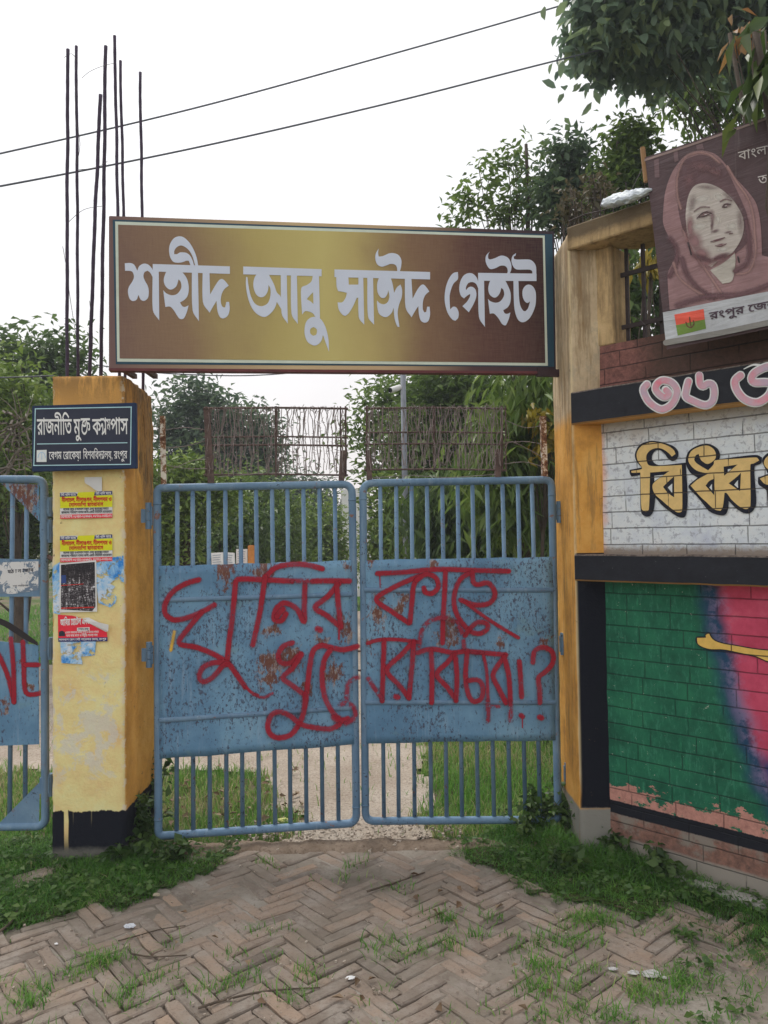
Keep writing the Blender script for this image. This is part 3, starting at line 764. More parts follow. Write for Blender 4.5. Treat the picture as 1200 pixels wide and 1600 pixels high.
q = zp([(310, 1224), (394, 1222)]); letters(b, 'প্রোঃ রাজু', *q[0], *q[1], 3.0, PF, .0042, .015); b.build('dark_print', M_INK, r)
b = MB()
fl = [onp(*p, PF, o) for p, o in zip(zp([(350, 1150), (395, 1128), (470, 1162), (548, 1180), (545, 1232), (525, 1236), (440, 1190)]), (.004, .006, .016, .022, .016, .008, .006))]
b.add(fl, [tuple(reversed(range(len(fl))))]); b.build('torn_flap', M_PW, r)

# ---- black notice board on the pillar
NB = plane((0, PILY - .05, 0), (0.01, -1, .0))
r = thing('notice_board', 'small black board with white lettering and a thin border on the cream pillar', 'sign', at(131, 735, PILY - .05))
M_BB = plain('black_board_paint', P(34, 38, 54, KV), .45, .15, 6); M_BE = flat('dark_blue_border', P(26, 40, 66, KV)); M_LB = flat('pale_blue_paint', P(150, 184, 214, KV)); M_WH = flat('white_letter_paint', P(216, 224, 236, KV))
b = MB(); slab(b, [(50, 634), (212, 629), (213, 731.5), (50, 737)], NB, .03); nbb = b.build('board', M_BE, r, bevel=.002)
zn = lambda pts: [(50 + x / 7.0588, 630 + y / 7.0588) for x, y in pts]
b = MB(); slab(b, zn([(30, 55), (1100, 38), (1095, 672), (18, 690)]), NB, .001, .0012); b.build('face_panel', M_BB, nbb)
b = MB()
for q in ([(34, 62), (1098, 42)], [(1094, 42), (1086, 672)], [(1086, 674), (18, 687)], [(20, 687), (36, 62)]): ribbon(b, zn(q), 1.4, NB, .002)
b.build('border_line', M_LB, nbb)
b = MB()
def wl(s, x0, y0, x1, y1, h, bold):
    q = zn([(x0, y0), (x1, y1)]); letters(b, s, *q[0], *q[1], h / 7.0588, NB, .0022, bold)
wl('রাজনীতি', 58, 345, 438, 345, 165, .012); wl('মুK', 462, 345, 640, 342, 165, .012); wl('কYাMপাস', 668, 345, 1058, 338, 165, .012)
wl('বেগম', 188, 620, 326, 616, 80, .008); wl('রোকেয়া', 345, 617, 540, 614, 80, .008); wl('বিশ্ববিদYালয়,', 565, 614, 885, 612, 80, .008); wl('রংপুর', 905, 612, 1050, 608, 80, .008)
b.build('lettering', M_WH, nbb)
b = MB(); ribbon(b, zn([(58, 450), (1048, 436)]), 1.3, NB, .0022); b.build('divider_line', M_LB, nbb)
b = MB(); paint_poly(b, zn([(52, 518), (162, 514), (160, 648), (50, 648)]), NB, .0022, smooth=False); b.build('emblem_panel', flat('pale_emblem', P(188, 206, 220, KV)), nbb)
b = MB(); ribbon(b, zn([(66, 600), (78, 560), (108, 540), (136, 560), (148, 600)]), 1.2, NB, .0028); ribbon(b, zn([(108, 545), (108, 620)]), 1.0, NB, .0028); b.build('emblem', flat('emblem_grey', P(150, 172, 190, KV)), nbb)

# ================================================================== THE GATE
LEAFMATS = {}
M_GP = m_gate_paint()
M_RUSTY = plain('rusty_iron', P(82, 68, 64, KV), .85, .5, 30, bump=.5)
M_BARB = plain('barbed_wire', P(116, 106, 104, KV), .8, .4, 25)
RZ = .0205
def gp(px, py, out=0.0): return onp(px, py, GP, out)
def frame_path(tl, tr, br, bl, rad):
    """rounded pipe frame through four corners; rad per corner (tl,tr,br,bl)"""
    cs = [tl, tr, br, bl]; out = []
    for i in range(4):
        c = cs[i]; a = (cs[i-1] - c).normalized(); d = (cs[(i+1) % 4] - c).normalized(); r = rad[i]
        for k in range(7):
            s = k / 6; out.append(c + a * r * (1 - s) ** 2 + d * r * s ** 2)
    out.append(out[0]); return out
def gate_leaf(label, tl, tr, br, bl, rad, bars, bar_y, sheet, seams, spots, hinges):
    base = (gp(*bl) + gp(*br)) / 2; base.z = 0
    L = thing('gate_leaf', label, 'gate leaf', base)
    b = MB(); b.tube(frame_path(gp(*tl), gp(*tr), gp(*br), gp(*bl), rad), RZ, 14, caps=False)
    # weld collars where the pipe is jointed
    for c, o in ((tl, 1), (tr, 1), (br, 1), (bl, 1)):
        p = gp(*c); s = -1 if c in (tl, tr) else 1
        q = p + Vector((0, 0, s * .085)); b.tube([q - Vector((0, 0, .004)), q + Vector((0, 0, .004))], RZ + .002, 14)
    b.build('frame', M_GP, L, smooth=True)
    for (xt, xb) in bars:
        f = lambda x, c0, c1: c0[1] + (c1[1] - c0[1]) * (x - c0[0]) / (c1[0] - c0[0])
        b = MB(); b.tube([gp(xt, f(xt, tl, tr) + 2, -.004), gp((xt + xb) / 2, 1000, -.004), gp(xb, f(xb, bl, br) - 2, -.004)], .0115, 10); b.build('bar', M_GP, L, smooth=True)
    b = MB(); f_ = [gp(*p, .018) for p in sheet]
    # sheet edge slightly ragged, subdivided
    NX, NZ = 26, 24; g = {}
    for j in range(NZ + 1):
        for i in range(NX + 1):
            u, v = i / NX, j / NZ
            p = (f_[0] * (1-u) + f_[1] * u) * (1-v) + (f_[3] * (1-u) + f_[2] * u) * v
            n_ = mnoise.noise(p * 3.2); e = 1 if j in (0, NZ) else 0
            p = p + GN * (.0035 * n_ + .0012 * mnoise.noise(p * 11)) + Vector((0, 0, e * .006 * mnoise.noise(p * 9)))
            g[(i, j)] = p
    idx = {}
    vs = []; 
    for k_, p in g.items(): idx[k_] = len(vs); vs.append(p)
    nb = len(vs); vs += [p - GN * .003 for p in vs[:nb]]
    fs = [(idx[(i, j+1)], idx[(i+1, j+1)], idx[(i+1, j)], idx[(i, j)]) for i in range(NX) for j in range(NZ)]
    fs += [tuple(nb + k for k in reversed(f)) for f in fs]
    for i in range(NX): fs += [(idx[(i,0)], idx[(i+1,0)], nb+idx[(i+1,0)], nb+idx[(i,0)]), (nb+idx[(i,NZ)], nb+idx[(i+1,NZ)], idx[(i+1,NZ)], idx[(i,NZ)])]
    for j in range(NZ): fs += [(nb+idx[(0,j)], nb+idx[(0,j+1)], idx[(0,j+1)], idx[(0,j)]), (idx[(NX,j)], idx[(NX,j+1)], nb+idx[(NX,j+1)], nb+idx[(NX,j)])]
    b.add(vs, fs)
    sh = b.build('sheet_panel', m_gate_sheet([(gp(x, y, .018), r) for x, y, r in spots]), L, smooth=True)
    for (x0, y0, x1, y1) in seams:
        b = MB(); p, q = gp(x0, y0, .022), gp(x1, y1, .022); n = 16; vs = []; fs = []
        for i in range(n + 1):
            c = p.lerp(q, i / n)
            for dz, o in ((.013, -.003), (.009, .004), (-.009, .004), (-.013, -.003)): vs.append(c + GN * (o + .001 * mnoise.noise(c * 20)) + Vector((0, 0, dz)))
        for i in range(n):
            for k in range(3): a = i * 4 + k; fs.append((a, a + 1, a + 5, a + 4))
        b.add(vs, fs); b.build('seam_strip', M_GP, L, smooth=True)
    for (x, y, hh) in hinges:
        b = MB(); c = gp(x, y, -.01); dz = hh / 1200 * 4.1 / 2
        for k in range(3):
            z0 = -dz + k * dz * 2 / 3; b.tube([c + Vector((0, 0, z0 + .002)), c + Vector((0, 0, z0 + dz * 2 / 3 - .002))], .016, 10)
        sgn = -1 if x < 500 else 1
        b.obox(c + gd * (-sgn * .012), gd * .009, GN * .006, Vector((0, 0, dz * .7))); b.obox(c + gd * (sgn * .02), gd * .018, GN * .005, Vector((0, 0, dz * .5)))
        b.build('hinge', M_GP, L)
    return L, sh
barsL = list(zip([277, 301, 326, 352, 376, 400, 425, 449, 474, 499, 523], [276, 302, 328, 354, 379, 405, 430, 454, 479, 504, 529]))
barsR = list(zip([594, 619, 643, 667, 691, 715, 738, 761, 785, 809, 831], [600, 623, 648, 674, 698, 722, 747, 772, 797, 821, 844]))
LL, SHL = gate_leaf('blue gate leaf with red graffiti hung on the cream pillar', (245.5, 762.5), (550, 756.5), (557, 1286), (247.5, 1306), (.03, .055, .05, .03), barsL, 0,
    [(248, 885), (549, 876), (556, 1163), (249, 1186)], [(249, 938, 550, 929), (249, 1126, 553, 1106)],
    [(352, 893, .11), (410, 890, .09), (425, 985, .07), (545, 880, .05), (540, 985, .10), (420, 1045, .12), (455, 1030, .10), (520, 1050, .09), (500, 1005, .07), (480, 1075, .05)],
    [(232, 806, 42), (233, 1023, 40)])
LR, SHR = gate_leaf('blue gate leaf with question mark graffiti hung beside the painted wall', (567, 755), (862, 749.5), (872, 1280.5), (571, 1283), (.055, .045, .03, .05), barsR, 0,
    [(569, 875), (863, 870), (869, 1157), (572, 1161)], [(569, 922, 864, 922), (571, 1098, 868, 1098)],
    [(575, 880, .05), (590, 935, .05), (672, 883, .06), (697, 985, .09), (705, 1000, .07), (590, 960, .08), (785, 1005, .05), (625, 945, .06), (850, 1000, .06), (575, 1010, .07)],
    [(874, 800, 36), (880, 1006, 36), (887, 1208, 34)])
for y_ in (1017, 1047):
    b = MB(); b.tube([gp(548, y_, .006), gp(577, y_ + 1, .006)], .0055, 6); b.build('latch_rod', M_RUSTY, LR)
# ---- graffiti
M_SPR = m_spray('red_spray_paint', P(134, 20, 38, KV), .50, 1.12); M_SPF = m_spray('red_spray_paint_faded', P(122, 30, 48, KV), .3, 1.15, .22)
M_YSP = m_spray('yellow_spray_paint', P(190, 150, 50, KV), .1, 1.0)
zl = zc((230, 840), 3.5294); zr = zc((540, 840), 3.3333)
OFF = .0262
def strokes(L, lst, z, wid, mat, name, base):
    b = MB()
    for i, s in enumerate(lst):
        wv, pts = (s[0], s[1]) if isinstance(s[0], (int, float)) else (wid, s)
        ribbon(b, z(pts), wv, GP, base + i * .0006)
    return b.build(name, mat, L)
left_red = [[(285,232),(210,255),(140,300),(100,365),(100,420),(140,452),(190,450),(240,435),(300,410),(370,372)], [(300,412),(235,490),(175,580),(270,605),(360,640),(430,680)],
    [(800,240),(640,232),(520,228),(490,240),(480,330),(465,480),(450,580),(440,700)], [(445,690),(370,690),(310,715),(287,765),(310,795),(360,770),(420,705),(450,700),(490,750),(540,825)],
    [(660,210),(710,165),(790,148),(880,150),(965,172)], [(650,215),(640,290),(618,430),(582,592)], [(910,240),(1010,238),(1115,240)],
    [(870,255),(866,380),(865,465),(830,400),(790,370),(750,362),(710,395),(700,450),(740,458),(765,420)], (11, [(715,435),(735,410),(750,395)]),
    [(1060,250),(990,330),(925,385),(990,430),(1068,495)], [(1045,255),(1055,380),(1068,490)], (12, [(940,503),(955,510)]), (4, [(1060,490),(1057,560)]),
    [(800,580),(750,600),(722,650),(740,690),(790,690),(845,640)], [(850,645),(800,720),(748,772),(800,815),(870,870)], [(870,930),(880,850),(895,720),(915,625),(960,595),(1010,605),(1080,618),(1160,600)],
    [(1010,620),(975,680),(965,780),(980,880),(1020,960),(1060,1000)], [(870,860),(868,930),(850,1000),(800,1080),(730,1105),(680,1085),(665,1035),(685,980),(730,960),(790,985),(850,1030),(940,1050),(1010,1055),(1060,1030)],
    (13, [(1030,990),(1065,1010),(1110,1000)]), (6, [(540,820),(580,858),(610,870)])]
left_fade = [[(800,240),(850,238),(905,240)], [(1060,925),(1105,910),(1145,950),(1140,995),(1095,1025)], [(1100,885),(1108,810),(1145,775),(1165,770)], (7, [(590,865),(640,882),(690,858)])]
right_red = [[(165,187),(300,180),(480,165),(650,170),(850,175)], (2.4, [(178,190),(180,258)]), [(390,200),(330,222),(240,265),(160,322),(240,385),(330,445)], [(380,205),(355,250),(345,340),(335,440)],
    [(370,222),(420,190),(470,210),(482,258),(450,290),(415,285),(408,262)], [(520,180),(515,300),(508,420),(505,548)], [(650,185),(600,215),(570,280),(565,350),(590,420),(640,480),(690,500),(735,480),(735,450),(690,440),(650,472),(622,510)],
    [(660,180),(665,230),(690,245),(740,235),(772,270),(775,310),(740,345),(670,350),(600,325)], (7, [(620,335),(700,395),(780,450),(900,522)]), (7.5, [(115,550),(180,532),(280,532),(380,545)]), [(200,535),(197,640),(190,850)],
    [(355,540),(290,610),(215,690),(280,770),(330,835)], [(355,545),(345,680),(330,835)], (11, [(262,828),(272,832)]), [(375,600),(450,580),(560,600),(620,592),(830,610)], [(445,585),(450,700),(448,860)],
    [(570,600),(530,650),(475,712),(530,780),(575,845)], [(570,610),(580,720),(575,850)], [(635,590),(625,700),(632,790),(660,850),(705,840),(715,780),(690,742),(640,745)], (6.5, [(715,600),(735,700),(742,850)]),
    [(835,612),(790,670),(768,722),(800,790),(835,860)], [(825,620),(850,720),(858,850)], [(905,645),(912,740),(917,830)], (10, [(913,926),(921,932)]), (2.4, [(920,935),(921,990)]),
    [(975,650),(985,590),(1030,572),(1075,595),(1080,650),(1040,700),(1005,730),(1010,790),(1012,860)], (11, [(1010,935),(1022,940)])]
right_fade = [[(118,735),(140,770),(190,840)], [(385,565),(395,490),(425,445),(470,422),(530,420),(570,440)], [(580,440),(608,500),(617,572)], [(740,850),(742,905),(740,955)], [(858,855),(860,910),(858,950)], (7, [(660,600),(715,600)]), (7, [(745,880),(800,880)])]
strokes(SHL, left_red, zl, 10.6, M_SPR, 'graffiti', OFF)
for i, q_ in enumerate(left_fade): strokes(SHL, [q_], zl, 10.5, M_SPF, 'faded_graffiti', OFF + .0128 + i * .0006)
strokes(SHL, [(9, [(150,520),(130,620)])], zl, 9, M_YSP, 'yellow_spray', OFF)
strokes(SHR, right_red, zr, 9.9, M_SPR, 'graffiti', OFF)
for i, q_ in enumerate(right_fade): strokes(SHR, [q_], zr, 10, M_SPF, 'faded_graffiti', OFF + .018 + i * .0006)
# ---- rusty posts and barbed frames on the leaves
def flatbar(L, x0, y0, x1, y1, wpx, name='spike_post', mat=None, th=.006):
    b = MB(); p, q = gp(x0, y0), gp(x1, y1); up = (p - q) / 2; hw = wpx / 1200 * 4.1 / 2
    b.obox((p + q) / 2, gd * hw, GN * th, up); b.obox((p + q) / 2 - gd * (hw - .003) - GN * .014, gd * .003, GN * .014, up); b.build(name, mat or M_RUSTY, L)
t = NT('flaking_white_rust'); n = t.noise(26, 6, .75, dist=.3)
M_FLK = t.out(t.ramp(n, [(.42, P(74, 48, 36, KV)), (.5, P(120, 88, 62, KV)), (.56, P(182, 176, 166, KV))]), .85, t.bump(n, .5, .004))
flatbar(LL, 254, 650, 256, 758, 8, mat=M_FLK); flatbar(LL, 323, 640, 330, 757, 10); flatbar(LL, 536, 704, 533, 757, 9); flatbar(LR, 575, 704, 578, 753, 8); flatbar(LR, 779, 702, 778, 750, 9); flatbar(LR, 849, 650, 852, 750, 8, mat=M_FLK)
def barbed(L, x0, x1, yt, yb, rails, verts, n, seed):
    rr = random.Random(seed)
    b = MB()
    for y, w_ in rails: b.tube([gp(x0 - 3, y + 1, -.005), gp((x0 + x1) / 2, y, -.005), gp(x1 + 3, y + 1.5, -.005)], w_ / 1200 * 4.1 / 2, 6)
    for x, w_ in verts: b.tube([gp(x, yt - 2, -.008), gp(x + .5, yb + 4, -.008)], w_ / 1200 * 4.1 / 2, 6)
    b.build('barbed_frame', M_RUSTY, L)
    b = MB()
    for i in range(n):
        x = x0 + (x1 - x0) * (i + rr.uniform(.0, 1)) / n; pts = []; dx = rr.gauss(0, 2.4); top = yt + rr.uniform(-3, 3); bot = yb + rr.uniform(-8, 3); K = 11
        o = rr.uniform(-.02, .02)
        for k in range(K):
            f = k / (K - 1); pts.append(gp(x + dx * f + rr.gauss(0, 1.1) + 1.6 * math.sin(f * 7 + i), top + (bot - top) * f, o + rr.gauss(0, .006)))
        b.tube(pts, rr.uniform(.0014, .0026), 4)
        for k in range(rr.randint(4, 7)):
            j = rr.randrange(0, K - 1); p = pts[j].lerp(pts[j+1], rr.random())
            dv = Vector((rr.gauss(0, 1), rr.gauss(0, 1), rr.gauss(0, 1))).normalized() * rr.uniform(.008, .016); b.tube([p - dv, p + dv], .0013, 3)
    for i in range(9):                        # loose strands winding along the top rail
        x = x0 + (x1 - x0) * rr.random(); pts = [gp(x + k * 4 + rr.gauss(0, 1.5), yt + 2 + rr.gauss(0, 3.5), rr.gauss(0, .012)) for k in range(7)]; b.tube(pts, .002, 4)
    b.build('barbed_wire', M_BARB, L)
barbed(LL, 321, 541, 637, 741, [(637, 3.4), (682, 2.6), (695, 3), (741, 3)], [(322, 4), (431, 4.5), (540, 3.4), (532, 2.6)], 66, 1)
barbed(LR, 572, 786, 636, 733, [(637, 3), (675, 2.6), (693, 2.6), (733, 3)], [(573, 3.6), (678, 4), (784, 4), (790, 2.4)], 70, 2)
rr = random.Random(9)
def straywire(L, pts, r=.0017, name='stray_wire'):
    b = MB(); q = catmull(pts, False, 7, 200); Q = [gp(p.x, p.y, rr.gauss(0, .006)) for p in q]; b.tube(Q, r, 4)
    for k in range(0, len(Q), 4):
        dv = Vector((rr.gauss(0, 1), rr.gauss(0, 1), rr.gauss(0, 1))).normalized() * .011; b.tube([Q[k] - dv, Q[k] + dv], .0013, 3)
    b.build(name, M_BARB, L)
for pts in ([(256, 700), (290, 697), (324, 688)], [(256, 726), (290, 732), (326, 732)], [(258, 738), (300, 720), (330, 717)], [(258, 672), (290, 668), (322, 672)], [(340, 745), (440, 739), (440, 752), (500, 748), (534, 745)], [(246, 655), (250, 690), (252, 730), (244, 752)], [(541, 735), (555, 737)]): straywire(LL, pts)
for pts in ([(787, 655), (820, 668), (850, 664)], [(787, 692), (820, 690), (850, 694)], [(787, 700), (800, 690), (851, 716)], [(787, 725), (820, 722), (851, 730)], [(580, 747), (640, 743), (700, 746), (775, 741)], [(787, 650), (795, 680), (786, 715)]): straywire(LR, pts)

# ---- the neighbouring gate on the far side of the pillar
SG = plane((0, 4.0, 0), (0, -1, 0))
def sp(px, py, o=0.0): return onp(px, py, SG, o)
r = thing('gate_leaf', 'blue gate leaf with rusty corner plate and white notice, cut by the photo edge', 'gate leaf', (sp(-80, 1290).x, 4.0, 0))
b = MB(); b.tube(frame_path(sp(-190, 748), sp(69, 749), sp(71, 1291), sp(-190, 1294), (.03, .05, .05, .03)), .0205, 14, caps=False); b.build('frame', M_GP, r, smooth=True)
for xt, xb in ((20, 15), (42, 39), (-6, -9), (-31, -33), (-56, -57), (-81, -81), (-106, -105), (-131, -129), (-156, -153)):
    b = MB(); b.tube([sp(xt, 750, -.01), sp(xb, 1288, -.01)], .0115, 10); b.build('bar', M_GP, r, smooth=True)
m_sheet2 = m_gate_sheet([(sp(35, 1040), .05), (sp(45, 1075), .05), (sp(10, 1100), .05)])
b = MB(); slab(b, [(-180, 985), (60, 1008), (61, 1163), (-180, 1172)], SG, .004, .012); s2 = b.build('sheet_panel', m_sheet2, r)
b = MB(); slab(b, [(-180, 870), (62, 874), (62, 932), (-180, 934)], SG, .004, .012); b.build('upper_panel', M_GP, r)
t = NT('flaking_notice'); n = t.noise(18, 6, .75, dist=.4)
M_NOT = t.out(t.mix(t.st(n, .52, .55), P(176, 176, 176, KV), P(94, 108, 124, KV)), .8, spec=.2)
b = MB(); paint_poly(b, [(-30, 880), (18, 878), (60, 877), (60, 922), (20, 928), (-30, 926)], SG, .0135, smooth=False); b.build('notice', M_NOT, r)
b = MB(); letters(b, 'ষ্ঠ া ন জোব', 12, 896, 52, 893, 5.0, SG, .0145, .02); letters(b, 'নো পার্কিং', 20, 917, 44, 916, 2.4, SG, .0145, .0); b.build('notice_lettering', M_INK, r)
M_CP = m_gate_sheet([(sp(40, 775), .16)])
b = MB(); b.add([sp(2, 755, .006), sp(61, 757, .006), sp(62, 815, .006), sp(2, 755, .002), sp(61, 757, .002), sp(62, 815, .002)], [(2, 1, 0), (3, 4, 5), (0, 1, 4, 3), (1, 2, 5, 4), (2, 0, 3, 5)]); b.build('corner_plate', M_CP, r)
b = MB(); b.add([sp(62, 1222, .006), sp(61, 1287, .006), sp(-4, 1289, .006), sp(62, 1222, .002), sp(61, 1287, .002), sp(-4, 1289, .002)], [(2, 1, 0), (3, 4, 5), (0, 1, 4, 3), (1, 2, 5, 4), (2, 0, 3, 5)]); b.build('corner_plate', M_GP, r)
b = MB()
zs = zc((0, 720), 2.667)
for i, s in enumerate(([(95, 755), (99, 850), (108, 965), (172, 968)], [(105, 850), (160, 850)], [(-10, 800), (30, 890), (58, 1005)], [(45, 740), (56, 870), (58, 1005)], [(-60, 780), (-45, 1000)])): ribbon(b, zs(s), 9.5, SG, .014 + i * .0006)
b.build('graffiti', M_SPR, s2)
b = MB(); paint_poly(b, [(-60, 945), (0, 966), (14, 972), (34, 985), (58, 1003), (59, 1009), (40, 1000), (18, 986), (0, 976), (-60, 962)], SG, .019); b.build('black_smear', flat('black_smear', P(38, 34, 36, KV)), r)
for y0, h in ((792, 30), (830, 36), (1013, 34), (1226, 34)):
    b = MB(); c = sp(78, y0, -.01); dz = h / 1200 * 4 / 2
    b.tube([c - Vector((0, 0, dz)), c + Vector((0, 0, dz))], .018, 10); b.obox(c + Vector((.025, 0, 0)), Vector((.04, 0, 0)), Vector((0, .006, 0)), Vector((0, 0, dz * .5))); b.obox(c - Vector((.02, 0, 0)), Vector((.025, 0, 0)), Vector((0, .02, 0)), Vector((0, 0, dz * .7))); b.build('hinge', M_GP, r)
b = MB(); b.tube([sp(84, 875), sp(72, 868)], .012, 6); b.build('latch', M_RUSTY, r)

# ================================================================== RIGHT PILLAR AND WALL
ZP = 3.16
rp = thing('gate_pillar', 'ochre and bare plaster pillar joined to the painted wall, black below the ledge', 'pillar', (1.04, PILY + .2, 0))
M_PIL2 = m_yellow_plaster('ochre_plaster', False, True)
bm_obj(rough_box(A.x, J.x + .12, PILY, PILY + .42, -.05, ZP, .024, .003, .004, 5), 'shaft', M_PIL2, rp)

pw = thing('painted_wall', 'block wall with a green and red mural, painted letters and black bands', 'wall', wp(.8, 0))
U1 = 1.9
def wbox(b, u0, u1, o0, o1, z0, z1):      # o: distance in front of the wall plane
    p = [wp(u0, 0, o0), wp(u1, 0, o0), wp(u1, 0, o1), wp(u0, 0, o1)]      # near face last
    p = [(v.x, v.y) for v in (wp(u0, 0, o1), wp(u1, 0, o1), wp(u1, 0, o0), wp(u0, 0, o0))]
    return b.prism(p, z0, z1)
def wgrid(name, u0, u1, z0, z1, mat, th=.18, step=.03, amp=.003):
    nu = int((u1 - u0) / step); nz = int((z1 - z0) / step); b = MB()
    for j in range(nz + 1):
        for i in range(nu + 1):
            u = u0 + (u1 - u0) * i / nu; z = z0 + (z1 - z0) * j / nz
            b.v.append(wp(u, z, amp * mnoise.noise((u * 8, z * 8, 1)))); b.d.append(0)
    for j in range(nz):
        for i in range(nu):
            k = j * (nu + 1) + i; b.f.append((k, k + 1, k + nu + 2, k + nu + 1)); b.mi.append(0)
    wbox(b, u0, u1, -th, -.02, z0, z1)
    return b.build(name, mat, pw, smooth=False)
def m_wall():
    t = NT('painted_blocks'); u, v = brick_uv(t, WALL); gr, row = groove(t, u, v)
    n1 = t.noise(6, 6, .7); n2 = t.noise(36, 6, .75, dist=.4); n3 = t.noise(110, 4, .7); wob = t.mul(t.ma('SUBTRACT', t.noise(7, 4), .5), .10)
    # mural: green, a blue fringe, a red disc edge
    green = t.ramp(n1, [(.28, P(14, 62, 46, KV)), (.52, P(24, 84, 62, KV)), (.75, P(36, 102, 72, KV))])
    lite = t.mul(t.st(t.noise(1, 5, .7, vec=t.scale(t.pos(), (16, 16, 3))), .62, .75), .5)
    green = t.mix(lite, green, P(40, 124, 86, KV))
    green = t.mix(t.mul(t.st(t.noise(1, 6, .78, vec=t.scale(t.pos(), (50, 50, 14))), .53, .60), .35), green, P(60, 120, 96, KV))
    green = t.mix(t.st(t.noise(42, 6, .78), .655, .67), green, P(150, 150, 140, KV))
    # edge of the red: u of the boundary leans to the right lower down
    ub = t.add(t.add(.555, t.mul(t.ma('SUBTRACT', 1.34, v), .17)), t.mul(t.ma('POWER', t.ma('MAXIMUM', t.ma('SUBTRACT', 1.0, v), 0.0), 2.0), .28))
    du = t.add(t.ma('SUBTRACT', u, ub), wob)
    col = t.mix(t.mul(t.st(du, -.13, -.03), .9), green, P(22, 50, 82, KV))
    red = t.ramp(n1, [(.3, P(146, 46, 68, KV)), (.55, P(166, 62, 86, KV)), (.8, P(176, 88, 106, KV))])
    col = t.mix(t.st(du, -.02, .05), col, red)
    col = t.mix(t.mul(t.mul(t.st(du, -.08, .0), t.st(du, .08, .0)), t.mul(t.st(t.noise(8, 6, .75), .44, .58), .5)), col, P(128, 110, 142, KV))
    col = t.mix(t.mul(t.st(v, .66, .56), t.st(du, -.02, .04)), col, P(22, 50, 92, KV))
    # pink blocks where the paint has come off near the foot
    pink = t.ramp(n2, [(.3, P(134, 92, 84, KV)), (.7, P(170, 124, 112, KV))])
    pk = t.st(t.add(t.mul(t.st(v, .47, .27), .30), t.mul(t.noise(1, 6, .7, vec=t.scale(t.pos(), (9, 9, 16))), .8)), .62, .635)
    col = t.mix(t.mul(pk, t.st(v, .50, .46)), col, pink)
    # black strip and bare foot
    e = t.add(v, t.mul(t.ma('SUBTRACT', n2, .5), .012))
    col = t.mix(t.st(e, .268, .264), col, P(18, 20, 28, KV))
    foot = t.mix(t.st(n1, .45, .6), t.ramp(n2, [(.3, P(74, 58, 52, KV)), (.7, P(128, 92, 80, KV))]), P(112, 104, 96, KV))
    foot = t.mix(t.st(t.add(v, t.mul(n1, .05)), .125, .105), foot, P(122, 116, 108, KV))
    col = t.mix(t.st(e, .206, .20), col, foot)
    # white field above the ledge, pinkish overspray at its margin, grime at its foot and head
    white = t.ramp(n1, [(.28, P(160, 166, 180, KV)), (.5, P(182, 188, 202, KV)), (.75, P(198, 204, 216, KV))])
    white = t.mix(t.mul(t.st(n2, .53, .60), .6), white, P(120, 122, 132, KV))
    white = t.mix(t.mul(t.st(t.add(u, wob), .04, -.03), .9), white, P(192, 138, 112, KV))
    dirt = t.ma('MAXIMUM', t.st(t.add(v, t.mul(n2, .09)), 1.60, 1.555), t.mul(t.st(t.add(v, t.mul(n1, .16)), 2.13, 2.24), .6))
    white = t.mix(t.mul(dirt, .85), white, P(104, 88, 70, KV))
    col = t.mix(t.st(v, 1.42, 1.425), col, white)
    # raw pinkish blocks above the upper band
    raw = t.ramp(n2, [(.28, P(66, 46, 42, KV)), (.55, P(112, 74, 68, KV)), (.8, P(138, 96, 88, KV))])
    raw = t.mix(t.mul(t.st(t.add(u, t.mul(n1, .3)), .28, .46), .75), raw, P(56, 46, 38, KV))
    col = t.mix(t.st(v, 2.25, 2.255), col, raw)
    inr = t.mul(gr, t.add(.75, t.mul(t.st(v, 1.42, 1.425), .15)))
    col = t.mix(inr, col, t.mix(.72, col, P(22, 22, 26, KV)))
    h = t.add(t.mul(t.inv(gr), 1.0), t.add(t.mul(n2, .28), t.mul(n3, .08)))
    return t.out(col, .72, t.bump(h, .7, .006), spec=.25)
M_WALL = m_wall()
wgrid('block_panel', -.01, U1, -.05, 2.565, M_WALL)
def m_band(name):
    t = NT(name); n = t.noise(12, 6, .7); n2 = t.noise(60, 4)
    geo = t.n('ShaderNodeNewGeometry'); nz = t.xyz(geo.outputs['Normal'])[2]
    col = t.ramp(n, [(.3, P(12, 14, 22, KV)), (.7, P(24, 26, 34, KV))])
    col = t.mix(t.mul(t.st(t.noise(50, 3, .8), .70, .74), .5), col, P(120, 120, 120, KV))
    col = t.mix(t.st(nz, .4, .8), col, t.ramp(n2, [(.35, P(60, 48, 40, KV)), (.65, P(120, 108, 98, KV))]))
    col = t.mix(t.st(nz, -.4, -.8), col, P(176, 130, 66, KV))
    return t.out(col, .55, t.bump(t.add(n, t.mul(n2, .4)), .35, .006), spec=.3)
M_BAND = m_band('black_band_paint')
ABD = (A - J).dot(WN)          # how far the bands stand out of the wall
UA = (A - J).dot(WD)
def band(name, z0, z1, mat, back=-.01, bevel=.006):
    b = MB(); nu = 60; prof = [(ABD, z0), (ABD, z1)]
    vs = []; fs = []
    for i in range(nu + 1):
        u = UA + (U1 - UA) * i / nu
        for (o, z) in ((ABD - .005, z0), (ABD, z0 + .007), (ABD, (z0 + z1) / 2), (ABD, z1 - .007), (ABD - .006, z1), (back, z1), (back, z0)):
            # the left end is cut square with the pillar front
            uu = max(u, UA + (ABD - o)) if o < ABD - .02 else u
            vs.append(wp(uu, z + .0022 * mnoise.noise((u * 9, z * 5, 0)), o + .0018 * mnoise.noise((u * 7, z * 11, 3)) if o > 0 else o))
    for i in range(nu):
        for k in range(7): a = i * 7 + k; c = i * 7 + (k + 1) % 7; fs.append((a, a + 7, c + 7, c))
    fs += [tuple(range(6, -1, -1)), tuple(nu * 7 + k for k in range(7))]
    b.add(vs, fs); return b.build(name, mat, pw)
band('ledge', 1.367, 1.501, M_BAND)
